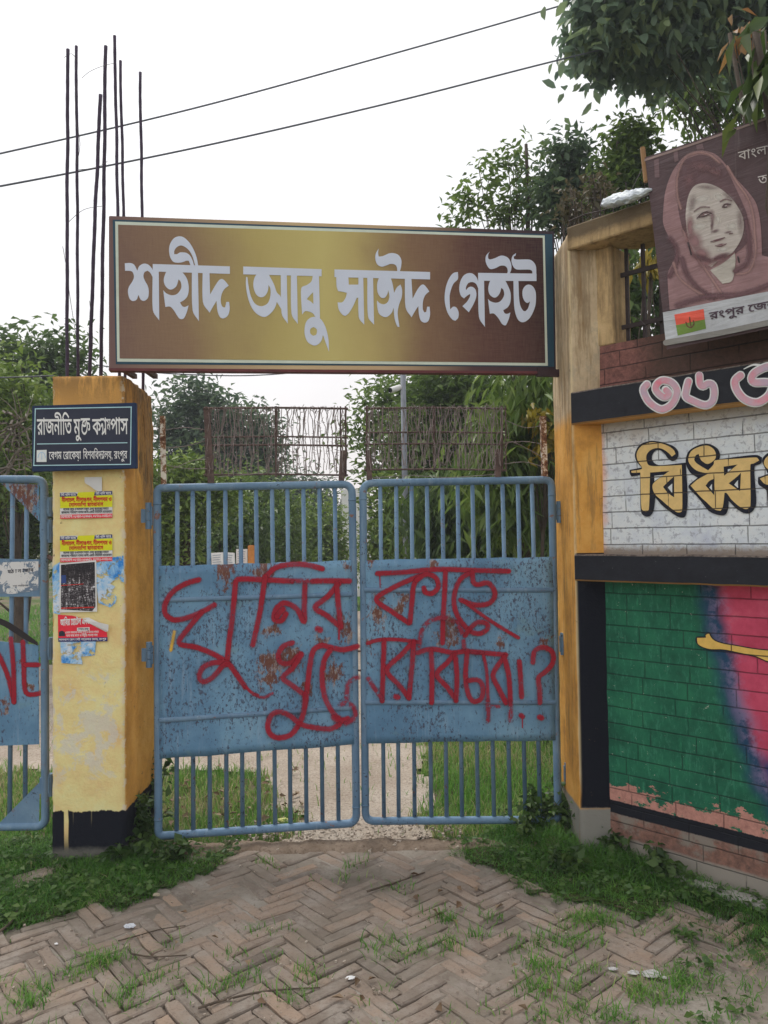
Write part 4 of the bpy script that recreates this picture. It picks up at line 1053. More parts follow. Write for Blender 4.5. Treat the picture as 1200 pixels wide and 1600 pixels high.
upper_band = band('band_beam', 2.165, 2.332, M_BAND)
t = NT('weathered_concrete'); n = t.noise(5, 6, .7); n2 = t.noise(40, 6, .75); vs = t.noise(1, 5, .7, vec=t.scale(t.pos(), (18, 18, 2.5)))
geo = t.n('ShaderNodeNewGeometry'); nz = t.xyz(geo.outputs['Normal'])[2]; zz = t.xyz()[2]
col = t.ramp(n, [(.3, P(122, 102, 74, KV)), (.55, P(162, 138, 102, KV)), (.8, P(184, 162, 124, KV))])
col = t.mix(t.mul(t.st(t.add(zz, t.mul(n2, .06)), 3.12, 3.17), .85), col, P(70, 62, 52, KV))
col = t.mix(t.mul(t.st(vs, .5, .68), .55), col, P(84, 68, 50, KV))
M_CONC = t.out(col, .9, t.bump(n2, .5, .01), spec=.15)
band('top_beam', 3.07, 3.19, M_CONC, back=-.18)
# plain jamb between pillar and grille, and the sill
b = MB(); wbox(b, -.01, .085, -.18, .003, 2.567, 3.069); b.build('jamb', M_CONC, pw, bevel=.004)
M_GRL = plain('grille_iron', P(52, 44, 44, KV), .75, .4, 20, bump=.4)
for u in (.115, .205, .295, .385, .475, .565, .655, .8, .95, 1.1, 1.25, 1.4, 1.55, 1.7):
    b = MB(); c = wp(u, 2.815, -.09); b.obox(c, WD * .008, WN * .008, Vector((0, 0, .25))); b.build('grille_bar', M_GRL, pw)
for z in (2.66, 2.93):
    b = MB(); c = wp((.09 + U1) / 2, z, -.075); b.obox(c, WD * ((U1 - .09) / 2), WN * .006, Vector((0, 0, .011))); b.build('grille_rail', M_GRL, pw)
# spikes over the top beam
b = MB(); rr = random.Random(4)
for k in range(30):
    u = -.2 + k * .062; h = rr.uniform(.05, .2); p = wp(u, 3.185, rr.uniform(-.02, .06)); b.tube([p, p + Vector((rr.gauss(0, .012), rr.gauss(0, .012), h))], .0028, 4)
for z in (3.215, 3.26):
    b.tube([wp(-.15 + k * .1, z + rr.gauss(0, .006), .02) for k in range(19)], .0032, 4)
b.build('top_spikes', M_GRL, pw)

# ---- painting on the wall
M_GOLD = plain('gold_wall_paint', P(196, 160, 106, KV), .7, .2, 20, bump=.15); M_OUT = plain('black_outline_paint', P(24, 26, 36, KV), .7, .2, 20)
M_WHT = plain('white_wall_paint', P(190, 194, 202, KV), .7, .15, 20)
zb = zc((980, 680), 5.4545); z6 = zc((980, 560), 5.4545); za = zc((850, 860), 2.963)
def with_grooves(m, name):
    t = NT(name); u, v = brick_uv(t, WALL); gr, row = groove(t, u, v); n = t.noise(22, 5, .7)
    d = tuple(x * .82 for x in m[:3]) + (1,)
    col = t.ramp(n, [(.3, d), (.65, m)]); col = t.mix(t.mul(gr, .9), col, P(50, 44, 40, KV))
    chip = t.st(t.noise(70, 5, .75), .74, .77); col = t.mix(chip, col, P(60, 56, 56, KV))
    return t.out(col, .7, t.bump(t.add(t.inv(gr), t.mul(n, .4)), .6, .005), spec=.25)
M_GOLDG = with_grooves(P(200, 164, 108, KV), 'gold_block_paint'); M_OUTG = with_grooves(P(22, 24, 36, KV), 'black_block_paint'); M_WHTG = with_grooves(P(186, 190, 198, KV), 'white_block_paint')
o1, o2, o3 = .0045, .0062, .0078
b = MB()
paint_poly(b, zb([(20,295),(70,286),(122,275),(75,215),(68,150),(110,80),(190,50),(260,52),(350,75),(410,105),(437,150),(425,200),(385,220),(345,195),(320,160),(280,128),(240,132),(212,175),(220,225),(278,255),(500,233),(515,560),(495,690),(440,697),(380,662),(300,600),(240,530),(225,640),(190,690),(140,685),(115,640),(110,338),(40,350),(22,325)]), WP, o1, corner=75)
paint_poly(b, zb([(500,200),(530,130),(620,80),(700,75),(770,115),(792,170),(785,205),(950,182),(1100,168),(1150,190),(1140,240),(1085,272),(1100,580),(1060,655),(1000,665),(930,625),(865,560),(860,630),(830,680),(760,675),(690,640),(610,540),(525,450),(530,420),(600,362),(540,322),(505,260)]), WP, o1, corner=75)
paint_poly(b, zb([(1150,220),(1180,165),(1240,140),(1330,160),(1360,260),(1290,330),(1330,420),(1280,520),(1200,560),(1185,470),(1120,420),(1115,360),(1200,330)]), WP, o1)
b.build('black_lettering', M_OUTG, pw)
b = MB()
paint_poly(b, zb([(124,272),(88,212),(82,150),(122,92),(190,62),(260,63),(340,87),(393,122),(412,160),(380,182),(350,150),(300,117),(250,110),(200,127),(167,165),(165,215),(190,258),(300,262),(465,253),(468,640),(430,658),(370,620),(300,560),(235,500),(215,430),(250,385),(360,305),(195,318),(185,630),(160,655),(122,625),(112,318),(40,320),(35,305),(120,290)]), WP, o2, holes=[zb([(400,350),(345,400),(305,440),(345,490),(400,530)])], corner=75)
paint_poly(b, zb([(690,328),(590,300),(530,240),(522,190),(550,132),(620,97),(690,90),(745,130),(752,198),(690,245),(640,222),(620,195),(610,160),(585,172),(572,210),(600,245),(690,300),(735,250),(748,215),(930,200),(1100,190),(1125,215),(1080,240),(1050,252),(1050,600),(1015,630),(960,610),(890,550),(850,495),(830,490),(815,610),(795,645),(740,630),(680,575),(620,520),(540,430),(600,378)]), WP, o2,
    holes=[zb([(742,370),(700,390),(668,430),(742,512)]), zb([(970,318),(940,350),(865,410),(962,477)]), zb([(822,268),(940,250),(826,346)])], corner=75)
paint_poly(b, zb([(1165,240),(1190,185),(1260,155),(1320,180),(1330,250),(1270,310),(1200,290)]), WP, o2); paint_poly(b, zb([(1130,370),(1200,345),(1290,360),(1290,430),(1180,418)]), WP, o2)
b.build('gold_lettering', M_GOLDG, pw)
b = MB()
for tri in ([(384,412),(345,445),(384,494)], [(722,415),(700,446),(724,472)], [(944,382),(912,422),(945,452)], [(890,286),(858,290),(857,316)], [(312,338),(232,346),(232,392)]): paint_poly(b, zb(tri), WP, o3, smooth=False)
b.build('white_fill', M_WHTG, pw)
M_PINK = None
t = NT('pink_wash'); n = t.noise(9, 5, .65)
M_PINK = t.out(t.ramp(n, [(.3, P(150, 140, 158, KV)), (.5, P(172, 140, 152, KV)), (.68, P(186, 108, 122, KV))]), .7, spec=.25)
num = [[(168,222),(138,270),(178,360),(250,420),(310,432),(380,390),(420,310),(415,250),(370,202),(300,188),(252,222),(245,270),(295,322),(335,328),(355,300),(328,268)],
       [(522,195),(505,260),(500,325),(560,362),(660,398),(722,370),(742,300),(730,230),(690,215),(645,238),(620,215),(614,140)],
       [(965,145),(920,190),(930,260),(985,335),(1060,372),(1130,370),(1210,310),(1240,220),(1180,205),(1085,205),(1060,170),(1090,120),(1190,72),(1300,60)]]
b = MB()
for i, s in enumerate(num): ribbon(b, z6(s), 13.6 if i < 2 else 14.5, BP, .004 + i * .0007)
ribbon(b, z6([(995,90),(1075,55),(1150,62)]), 4.5, BP, .0065, taper=(.3, 1)); b.build('white_numerals', M_WHT, pw)
b = MB()
for i, s in enumerate(num): ribbon(b, z6(s), 9.4 if i < 2 else 10.4, BP, .0075 + i * .0007)
b.build('pink_numerals', M_PINK, pw)
# outstretched painted arm
arm = [(708,405),(750,404),(748,392),(764,383),(772,400),(790,418),(830,432),(900,444),(960,455),(1037,464),(1160,470),(1160,545),(1037,513),(980,490),(900,472),(830,458),(765,456),(716,436)]
b = MB(); ribbon(b, za(arm), 3.2, WP, .0052, closed=True); b.build('arm_outline', M_OUTG, pw)
b = MB(); paint_poly(b, za(arm), WP, .0085); b.build('painted_arm', with_grooves(P(206, 158, 82, KV), 'tan_block_paint'), pw)

# ---- banner hung from the wall top
BN = (A + WN * .055 + Vector((0, 0, 2.9)), (WN + Vector((0, 0, .05))).normalized())
bn = thing('banner', 'faded brown banner with a portrait of a woman in a headscarf above the painted wall', 'banner', onp(1100, 540, BN))
zq = zc((1000, 170), 4.105)
def m_cloth(name, c, var=.16):
    t = NT(name); n = t.noise(7, 5, .65); x, y, z = t.xyz()
    wr = t.noise(1, 4, .6, vec=t.scale(t.pos(), (2.2, 2.2, 14)), dist=.6); ver = t.noise(1, 4, .6, vec=t.scale(t.pos(), (26, 26, 2)))
    d = tuple(v * (1 - var) for v in c[:3]) + (1,); l = tuple(min(.9, v * (1 + var)) for v in c[:3]) + (1,)
    col = t.ramp(n, [(.3, d), (.7, l)])
    col = t.mix(t.mul(t.st(ver, .6, .75), .12), col, P(170, 160, 158, KV))
    return t.out(col, .5, t.bump(t.add(wr, t.mul(ver, .4)), .55, .02), spec=.3)
# corners measured, the far side carried on past the picture
bq = [(1008, 246), (1330, 138), (1345, 484), (1042, 546)]
def bpx(s, v): return ((bq[0][0]*(1-s)+bq[1][0]*s)*(1-v)+(bq[3][0]*(1-s)+bq[2][0]*s)*v, (bq[0][1]*(1-s)+bq[1][1]*s)*(1-v)+(bq[3][1]*(1-s)+bq[2][1]*s)*v)
b = MB(); slab(b, bq, BN, .004); bcl = b.build('cloth', m_cloth('banner_brown', P(66, 50, 52, KV)), bn)
def bl(name, polys, c, off, mode='poly', wpx=3, soft=False, **k):
    b = MB()
    for i, p in enumerate(polys):
        if mode == 'poly': paint_poly(b, zq(p), BN, off + i * .0001)
        else: ribbon(b, zq(p), wpx, BN, off + i * .0003, **k)
    return b.build(name, m_spray(name + '_soft_print', c, .0, 1.0) if soft else m_cloth(name + '_print', c), bcl)
bl('top_hem', [[(28,330),(300,240),(720,95),(1100,-40)]], P(118, 100, 96, KV), .002, 'r', 3.4)
for pq in ([(90,330),(120,320),(125,440),(95,440)], [(215,280),(240,270),(248,330),(222,345)], [(360,235),(400,222),(410,260),(365,262)]): bl('pattern', [pq], P(92, 72, 74, KV), .0012)
bl('shawl', [[(150,640),(165,520),(210,400),(280,310),(340,278),(400,268),(480,290),(540,345),(620,450),(700,540),(750,620),(775,760),(782,940),(850,960),(1000,1040),(1000,1120),(821,1172),(560,1230),(190,1290),(178,1060),(215,980),(235,900),(190,830),(150,740)]], P(122, 94, 95, KV), .0024)
bl('hood_shadow', [[(245,640),(240,440),(280,340),(340,305),(400,295),(480,318),(540,362),(600,480),(655,600),(690,700),(690,850),(610,930),(560,800),(400,600),(310,780),(280,800)]], P(80, 58, 61, KV), .0038)
bl('hem_fold', [[(262,640),(240,560),(238,450),(262,360),(305,302),(380,280),(450,296),(510,345)], [(560,370),(620,470),(690,570),(725,680),(735,800),(740,930),(700,1040),(620,1060)], [(275,780),(330,900),(420,1030),(520,1180)], [(215,990),(250,1080),(330,1150),(430,1210)]], P(140, 110, 107, KV), .0044, 'r', 8.5, soft=True)
bl('dark_fold', [[(190,830),(235,900),(228,1000),(190,1070)], [(270,960),(300,1060),(380,1160),(470,1210)], [(680,720),(700,860),(690,980),(610,1040)], [(240,1260),(420,1205),(640,1190),(821,1130)]], P(94, 68, 72, KV), .0050, 'r', 15, soft=True)
bl('neck', [[(450,1035),(540,985),(608,925),(612,980),(592,1100),(530,1122),(500,1090)]], P(148, 142, 134, KV), .0056)
zf = zc((1030, 230), 6.4)
b = MB(); paint_poly(b, zf([(265,650),(288,500),(335,405),(400,366),(500,366),(620,420),(730,520),(800,620),(840,720),(842,840),(810,940),(745,1040),(690,1085),(600,1130),(520,1200),(440,1150),(370,1080),(320,990),(285,880),(268,760)]), BN, .0062); b.build('face', m_cloth('face_print', P(152, 144, 138, KV), .06), bcl)
def m_air(name, c, k):
    t = NT(name); d = t.attr('d'); return t.out(c, .5, alpha=t.mul(t.st(d, 1.0, .0), k), spec=.2)
AIR = [0]
def air(name, spots, c, k):
    m = m_air(name + '_airbrush', c, k); b = MB()
    for cx, cy, rx, ry, an in spots:
        AIR[0] += 1; o = .0066 + AIR[0] * .00007; p0 = zf([(cx, cy)])[0]; vs = [onp(*p0, BN, o)]; d = [0]; ca, sa = math.cos(R_(an)), math.sin(R_(an))
        for i in range(26):
            q = 2 * math.pi * i / 26; x, y = rx * math.cos(q), ry * math.sin(q); vs.append(onp(*zf([(cx + x * ca - y * sa, cy + x * sa + y * ca)])[0], BN, o)); d.append(1)
        b.add(vs, [(0, 1 + (i + 1) % 26, 1 + i) for i in range(26)], d=d)
    return b.build(name, m, bcl)
MV = P(126, 94, 96, KV); DK = P(84, 58, 62, KV); LT = P(178, 174, 168, KV)
air('hood_sheen', [(420, 190, 210, 90, 8), (300, 330, 90, 130, 20), (560, 250, 130, 60, 20)], P(108, 80, 82, KV), .7)
air('shade', [(350, 940, 120, 150, -20), (310, 800, 60, 170, 0), (420, 1060, 140, 90, 20), (470, 1150, 120, 80, 0), (600, 1110, 150, 60, -18)], MV, .85)
air('jaw_shadow', [(430, 1110, 160, 50, 18), (620, 1095, 150, 38, -20)], DK, .75)
air('light', [(410, 790, 120, 46, -6), (430, 520, 130, 55, -10), (730, 790, 80, 60, -10), (590, 720, 36, 80, -8), (640, 1020, 90, 34, -10), (600, 500, 90, 60, 20)], LT, .65)
air('side_shade', [(812, 740, 50, 220, -4), (700, 500, 120, 40, 38), (480, 400, 170, 36, 4), (330, 560, 50, 130, 12)], P(118, 104, 102, KV), .6)
air('socket', [(455, 668, 110, 48, -22), (675, 580, 74, 36, -12), (530, 690, 40, 90, 0)], P(112, 88, 90, KV), .7)
air('nose_shade', [(560, 838, 66, 24, -20), (528, 780, 24, 80, 4), (690, 850, 60, 18, -10)], DK, .75)
air('lip', [(585, 930, 86, 20, -16), (615, 975, 60, 18, -12)], P(104, 66, 72, KV), .8)
def soft(name, lines, c, wpx):
    m = m_spray(name + '_ink', c, .1, 1.05)
    for i, p in enumerate(lines): b = MB(); ribbon(b, zf(p), wpx, BN, .0095 + i * .0004); b.build(name, m, bcl)
soft('brow', [[(350,640),(420,600),(500,600)], [(610,545),(660,520),(720,535)]], P(104, 84, 84, KV), 3.2)
soft('eye', [[(378,712),(420,668),(470,646),(520,662)], [(400,700),(450,690),(500,672)], [(632,600),(660,568),(712,572)], [(640,600),(675,598)]], P(58, 38, 42, KV), 2.6)
soft('eye_light', [[(455,676),(472,670)], [(664,588),(672,584)]], P(190, 188, 184, KV), 1.8)
soft('mouth', [[(515,946),(545,936),(585,924),(655,904)], [(700,868),(735,860)], [(560,984),(615,992),(670,966)]], P(84, 50, 56, KV), 2.4)
bl('earring', [[(308,860),(318,890),(328,935)], [(628,950),(636,985)]], P(40, 30, 32, KV), .0076, 'r', 2.4)
bl('white_strip', [[(146,1306),(480,1238),(821,1172),(1340,1072),(1350,1255),(821,1380),(165,1500)]], P(150, 152, 156, KV), .0080)
bl('bottom_hem', [[(166,1500),(500,1440),(821,1372),(1360,1262)]], P(108, 106, 102, KV), .0092, 'r', 9)
b = MB(); paint_poly(b, zq([(220,1320),(408,1284),(415,1350),(232,1388)]), BN, .0092, smooth=False); b.build('red_flag_half', m_cloth('flag_red', P(204, 74, 56, KV)), bcl)
b = MB(); paint_poly(b, zq([(230,1388),(415,1350),(424,1410),(242,1455)]), BN, .0092, smooth=False); b.build('green_flag_half', m_cloth('flag_green', P(88, 112, 44, KV)), bcl)
bl('flag_emblem', [[(318,1338),(322,1370),(328,1400)], [(295,1370),(305,1395),(330,1402),(345,1380),(342,1360)]], P(80, 50, 30, KV), .0100, 'r', 2.0)
b = MB()
q = zq([(446,1352),(910,1262)]); letters(b, 'রংপুর জেলা', *q[0], *q[1], 10.5, BN, .0105, .02, up=(-.05, -1)); b.build('dark_lettering', m_cloth('ink_print', P(58, 44, 54, KV)), bcl)
b = MB()
q = zq([(632,332),(985,250)]); letters(b, 'বাংলাদেশ', *q[0], *q[1], 13, BN, .0055, .0, up=(-.06, -1))
q = zq([(760,492),(1000,440)]); letters(b, 'আমরা', *q[0], *q[1], 14, BN, .0055, .0, up=(-.06, -1)); b.build('pale_lettering', m_cloth('pale_print', P(168, 162, 160, KV)), bcl)
b = MB(); p0 = onp(1010, 250, BN, .0); b.tube([p0 + Vector((0, .01, -.1)), p0 + Vector((-.01, .02, .07))], .012, 6); b.build('support_stick', plain('bamboo', P(126, 96, 66, KV), .8), bn)
b = MB()
for pts in ([(1046, 536), (1020, 520), (1000, 500), (985, 492)], [(1010, 250), (985, 300), (975, 318)]): b.tube([at(p.x, p.y, 3.72) for p in catmull(pts, False, 5, 200)], .0016, 4)
b.build('cord', M_WIRE, bn)
# white sack on the beam
sk = MB(); q = [(940, 318), (944, 335), (956, 334), (1000, 306), (1012, 300), (1012, 290), (985, 299), (962, 308)]
def sack():
    bm = bmesh.new(); bmesh.ops.create_uvsphere(bm, u_segments=40, v_segments=24, radius=1)
    p0, p1 = onp(948, 322, BP, .0), onp(1022, 294, BP, .0); d = (p1 - p0); c = (p0 + p1) / 2 - WN * .0
    for v in bm.verts:
        a, e, f = v.co; k = 1 - .25 * a
        n_ = mnoise.noise(Vector((a * 2.2, e * 3, f * 3)))
        v.co = c + d * .54 * a + WN * (.045 * e * k + .035) + Vector((0, 0, -.02 * e + .030 * f * k * (1 + .15 * n_) + .010 * mnoise.noise(Vector((a * 3, 1, 2))) - .012 * a)) + WN * .012 * n_ + Vector((0,0,.004*math.sin(a*22+e*5)))
    return bm
t = NT('white_plastic_sack'); n = t.noise(24, 5, .7)
bmo = bm_obj(sack(), 'plastic_sack', t.out(t.ramp(n, [(.35, P(134, 142, 154, KV)), (.65, P(184, 190, 200, KV))]), .4, t.bump(n, .8, .012)))
bmo.location = (0, 0, -.012)
tag(bmo, 'crumpled white plastic sack lying over the top beam beside the banner', 'sack')

# ================================================================== BIG SIGN OVER THE GATE
S0 = at(176, 460, 3.84); S1 = at(867, 470, 4.17); sd = (S1 - S0); sd.z = 0; sd.normalize()
SN = Vector((sd.y, -sd.x, 0)); SP = (S0, SN)
sg = thing('gate_sign', 'wide brown and gold sign board with large white lettering above the gate', 'sign', onp(520, 575, SP))
cor = [(170, 337), (866, 361), (869, 581), (170, 576)]
t = NT('sign_print'); x, y, z = t.xyz(); u = t.add(t.mul(t.ma('SUBTRACT', x, S0.x), sd.x), t.mul(t.ma('SUBTRACT', y, S0.y), sd.y))
n = t.noise(2.2, 4, .5); un = t.add(t.ma('DIVIDE', u, (S1 - S0).length), t.mul(t.ma('SUBTRACT', n, .5), .16))
un = t.ma('SUBTRACT', un, t.mul(t.ma('SUBTRACT', z, 2.75), -.06))
col = t.ramp(un, [(.0, P(98, 76, 70, KV)), (.16, P(116, 94, 74, KV)), (.32, P(150, 136, 86, KV)), (.46, P(164, 153, 98, KV)), (.56, P(154, 139, 90, KV)), (.68, P(108, 84, 66, KV)), (.82, P(76, 50, 48, KV)), (.98, P(44, 25, 33, KV))])  # tone runs along the board: brown, gold in the middle, maroon
wv = t.noise(1, 3, .6, vec=t.scale(t.pos(), (160, 160, 14))); w2 = t.noise(1, 3, .6, vec=t.scale(t.pos(), (14, 14, 170)))
col = t.mix(t.mul(t.ma('SUBTRACT', t.add(wv, w2), .6), .10), col, P(186, 166, 130, KV))
m_sign = t.out(col, .7, t.bump(t.add(wv, w2), .15, .003), spec=.12)
t = NT('sign_edge_print'); x, y, z = t.xyz(); u = t.add(t.mul(t.ma('SUBTRACT', x, S0.x), sd.x), t.mul(t.ma('SUBTRACT', y, S0.y), sd.y))
col = t.ramp(t.ma('DIVIDE', u, (S1 - S0).length), [(.0, P(96, 74, 72, KV)), (.4, P(168, 146, 112, KV)), (.6, P(160, 136, 106, KV)), (.8, P(70, 50, 52, KV)), (1, P(42, 34, 42, KV))])  # edge tone: palest in the middle, darkest at the far end
m_sedge = t.out(col, .6, spec=.25)
b = MB(); slab(b, cor, SP, .045); sgb = b.build('board', m_sedge, sg, bevel=.003)
def inset(q, l, t_, r, bt): return [(q[0][0]+l, q[0][1]+t_), (q[1][0]-r, q[1][1]+t_), (q[2][0]-r, q[2][1]-bt), (q[3][0]+l, q[3][1]-bt)]
c1 = [(176, 343), (863, 366), (866, 573), (181, 569)]; c2 = [(180, 346), (851, 368), (856, 571.5), (183, 565)]; c3 = [(184.5, 351), (848, 371.5), (852, 567), (187, 560)]
b = MB(); slab(b, c1, SP, .002, .0015); b.build('dark_border', plain('dark_teal_print', P(32, 60, 76, KV), .5, .15), sgb)
b = MB(); slab(b, c2, SP, .002, .0030); b.build('pale_border', plain('pale_print', P(172, 180, 168, KV), .5, .1), sgb)
b = MB(); slab(b, c3, SP, .002, .0045); b.build('printed_panel', m_sign, sgb)
W1 = zc((180, 360), 6); W2 = zc((370, 390), 6); W3 = zc((510, 370), 6); W4 = zc((680, 380), 6)
GL = [
 (W1, [(90,308),(145,306),(180,325),(207,378),(225,335),(265,312),(305,318),(335,345),(352,375),(352,440),(330,400),(305,378),(275,392),(265,430),(280,475),(305,520),(315,570),(308,630),(275,660),(240,650),(218,605),(200,650),(165,662),(135,640),(120,580),(128,530),(160,480),(175,440),(170,405),(150,382),(92,378)], []),
 (W1, [(352,322),(408,322),(413,845),(352,742)], []), (W1, [(352,315),(1075,337),(1075,408),(352,385)], []),
 (W1, [(495,375),(600,375),(640,405),(675,460),(690,540),(680,610),(650,650),(608,675),(625,705),(650,718),(688,703),(670,770),(645,822),(620,832),(595,820),(550,750),(515,715),(470,718),(450,560),(480,590),(530,608),(580,595),(615,550),(620,510),(610,475),(593,460),(575,520),(540,550),(505,552),(470,520),(455,470),(465,420)], []),
 (W1, [(778,332),(765,260),(740,190),(700,120),(650,70),(605,55),(555,70),(520,115),(505,170),(512,240),(540,290),(580,303),(630,298),(665,285),(690,285),(708,332),(740,332),(725,280),(700,235),(665,210),(610,206),(580,222),(553,222),(555,190),(575,160),(610,142),(645,150),(690,185),(725,245),(750,332)], []),
 (W1, [(718,335),(775,335),(785,852),(725,745)], []),
 (W1, [(820,345),(882,345),(890,600),(930,530),(970,470),(1000,455),(1030,475),(1065,518),(1020,555),(995,610),(990,670),(1005,715),(1030,722),(1042,670),(1068,670),(1073,740),(1055,800),(1015,825),(980,810),(958,750),(950,660),(920,710),(885,772),(822,670)], []),
 (W2, [(60,158),(795,183),(795,250),(60,232)], []),
 (W2, [(88,255),(100,258),(110,340),(130,430),(165,500),(210,528),(255,525),(295,495),(315,430),(315,370),(298,330),(290,390),(262,435),(225,447),(185,425),(160,370),(155,310),(170,255),(200,226),(285,226),(320,270),(350,330),(375,400),(412,445),(418,560),(375,490),(360,540),(325,590),(270,630),(215,620),(160,575),(120,500),(95,410),(85,320)], []),
 (W2, [(412,220),(468,222),(478,695),(420,595)], []), (W2, [(507,222),(563,224),(572,698),(513,600)], []),
 (W2, [(715,230),(770,230),(780,655),(745,640),(715,600),(680,582),(640,578),(612,610),(603,365),(660,330),(700,295)], [[(715,400),(690,425),(655,465),(690,485),(718,510)]]),
 (W2, [(730,630),(785,650),(820,700),(845,770),(860,850),(865,960),(840,890),(808,800),(790,860),(750,895),(710,895),(660,860),(635,780),(645,690),(680,645)], [[(720,725),(750,750),(745,795),(715,808),(690,785),(690,745)]]),
 (W3, [(75,305),(972,330),(972,400),(75,378)], []),
 (W3, [(92,360),(205,360),(210,448),(306,448),(306,570),(285,575),(255,640),(215,710),(180,742),(150,730),(115,680),(105,615),(150,612),(180,570),(192,525),(150,515),(110,510),(95,460)], []),
 (W3, [(300,360),(345,360),(355,825),(303,750)], []), (W3, [(383,360),(437,362),(447,825),(390,745)], []),
 (W3, [(500,375),(600,375),(620,440),(635,525),(660,475),(695,447),(710,500),(705,570),(680,640),(668,720),(685,845),(665,840),(640,770),(630,665),(610,715),(570,750),(530,748),(490,715),(475,640),(475,595),(500,622),(540,632),(575,610),(590,560),(580,500),(570,540),(545,572),(510,568),(480,520),(475,450),(485,405)], []),
 (W3, [(490,110),(485,150),(490,185),(530,180),(590,155),(640,155),(680,175),(703,220),(700,280),(685,335),(665,335),(660,285),(640,260),(600,255),(560,270),(520,280),(480,262),(460,215),(462,160)], []),
 (W3, [(735,385),(797,385),(808,580),(850,500),(885,455),(910,448),(935,470),(965,512),(925,550),(905,610),(905,680),(918,708),(935,705),(945,655),(968,655),(972,730),(955,790),(920,805),(885,785),(868,730),(862,650),(835,690),(798,755),(742,660)], []),
 (W4, [(213,270),(213,335),(175,375),(150,430),(135,500),(140,620),(170,595),(200,605),(220,650),(215,700),(190,727),(160,715),(120,660),(95,580),(88,500),(100,410),(130,330),(170,280)], []),
 (W4, [(402,358),(409,440),(385,385),(350,365),(310,375),(288,415),(290,440),(315,412),(350,410),(380,440),(385,500),(360,570),(315,648),(255,590),(300,545),(325,500),(328,475),(300,492),(270,518),(240,490),(225,430),(235,360),(265,305),(305,282),(345,283),(380,310)], []),
 (W4, [(402,278),(950,285),(950,355),(402,352)], []), (W4, [(402,340),(458,340),(466,785),(410,690)], []),
 (W4, [(520,342),(640,342),(680,395),(707,470),(705,550),(680,600),(638,628),(650,655),(675,662),(705,650),(690,710),(665,765),(650,770),(625,755),(590,700),(550,660),(512,662),(495,522),(520,545),(570,558),(615,540),(645,490),(640,440),(620,418),(605,470),(575,505),(545,508),(510,480),(497,430),(505,380)], []),
 (W4, [(512,78),(498,105),(497,140),(515,152),(560,140),(610,118),(650,120),(690,145),(713,200),(712,250),(695,292),(672,292),(680,260),(672,230),(650,212),(610,212),(570,232),(520,243),(490,215),(472,165),(478,115)], []),
 (W4, [(758,92),(752,115),(735,125),(740,148),(770,153),(880,153),(920,175),(945,220),(948,300),(910,300),(908,262),(880,248),(770,247),(735,225),(715,170),(725,120)], []),
 (W4, [(733,340),(780,340),(787,520),(800,590),(825,632),(845,638),(870,610),(890,545),(865,560),(840,545),(820,500),(820,440),(845,400),(880,388),(915,405),(940,450),(945,520),(935,600),(895,690),(850,732),(810,740),(775,715),(750,650),(738,560)], [])]
b = MB()
for i, (zf, o_, hs_) in enumerate(GL): paint_poly(b, zf(o_), SP, .0062 + .00006 * i, holes=[zf(h) for h in hs_])
b.build('lettering', plain('white_sign_paint', P(172, 178, 192, KV), .5, .06, 5), sgb)
b = MB(); slab(b, [(170, 575), (870, 580), (870, 584), (170, 579)], SP, .05, .003); b.build('bottom_rail', plain('red_brown_iron', P(84, 42, 44, KV), .6), sg)
b = MB(); slab(b, [(840, 577), (877, 577), (877, 588), (840, 587)], SP, .03, .006); b.build('bracket', plain('dark_brown_iron', P(50, 34, 38, KV), .6), sg)
b = MB(); p = onp(190, 570, SP, -.05)
for x_ in (190, 224): q_ = onp(x_, 560, SP, -.05); b.obox(q_ + Vector((0, .10, -.05)), Vector((.012, 0, 0)), Vector((0, .11, 0)), Vector((0, 0, .012)))
b.build('back_strut', M_RUSTY, sg)

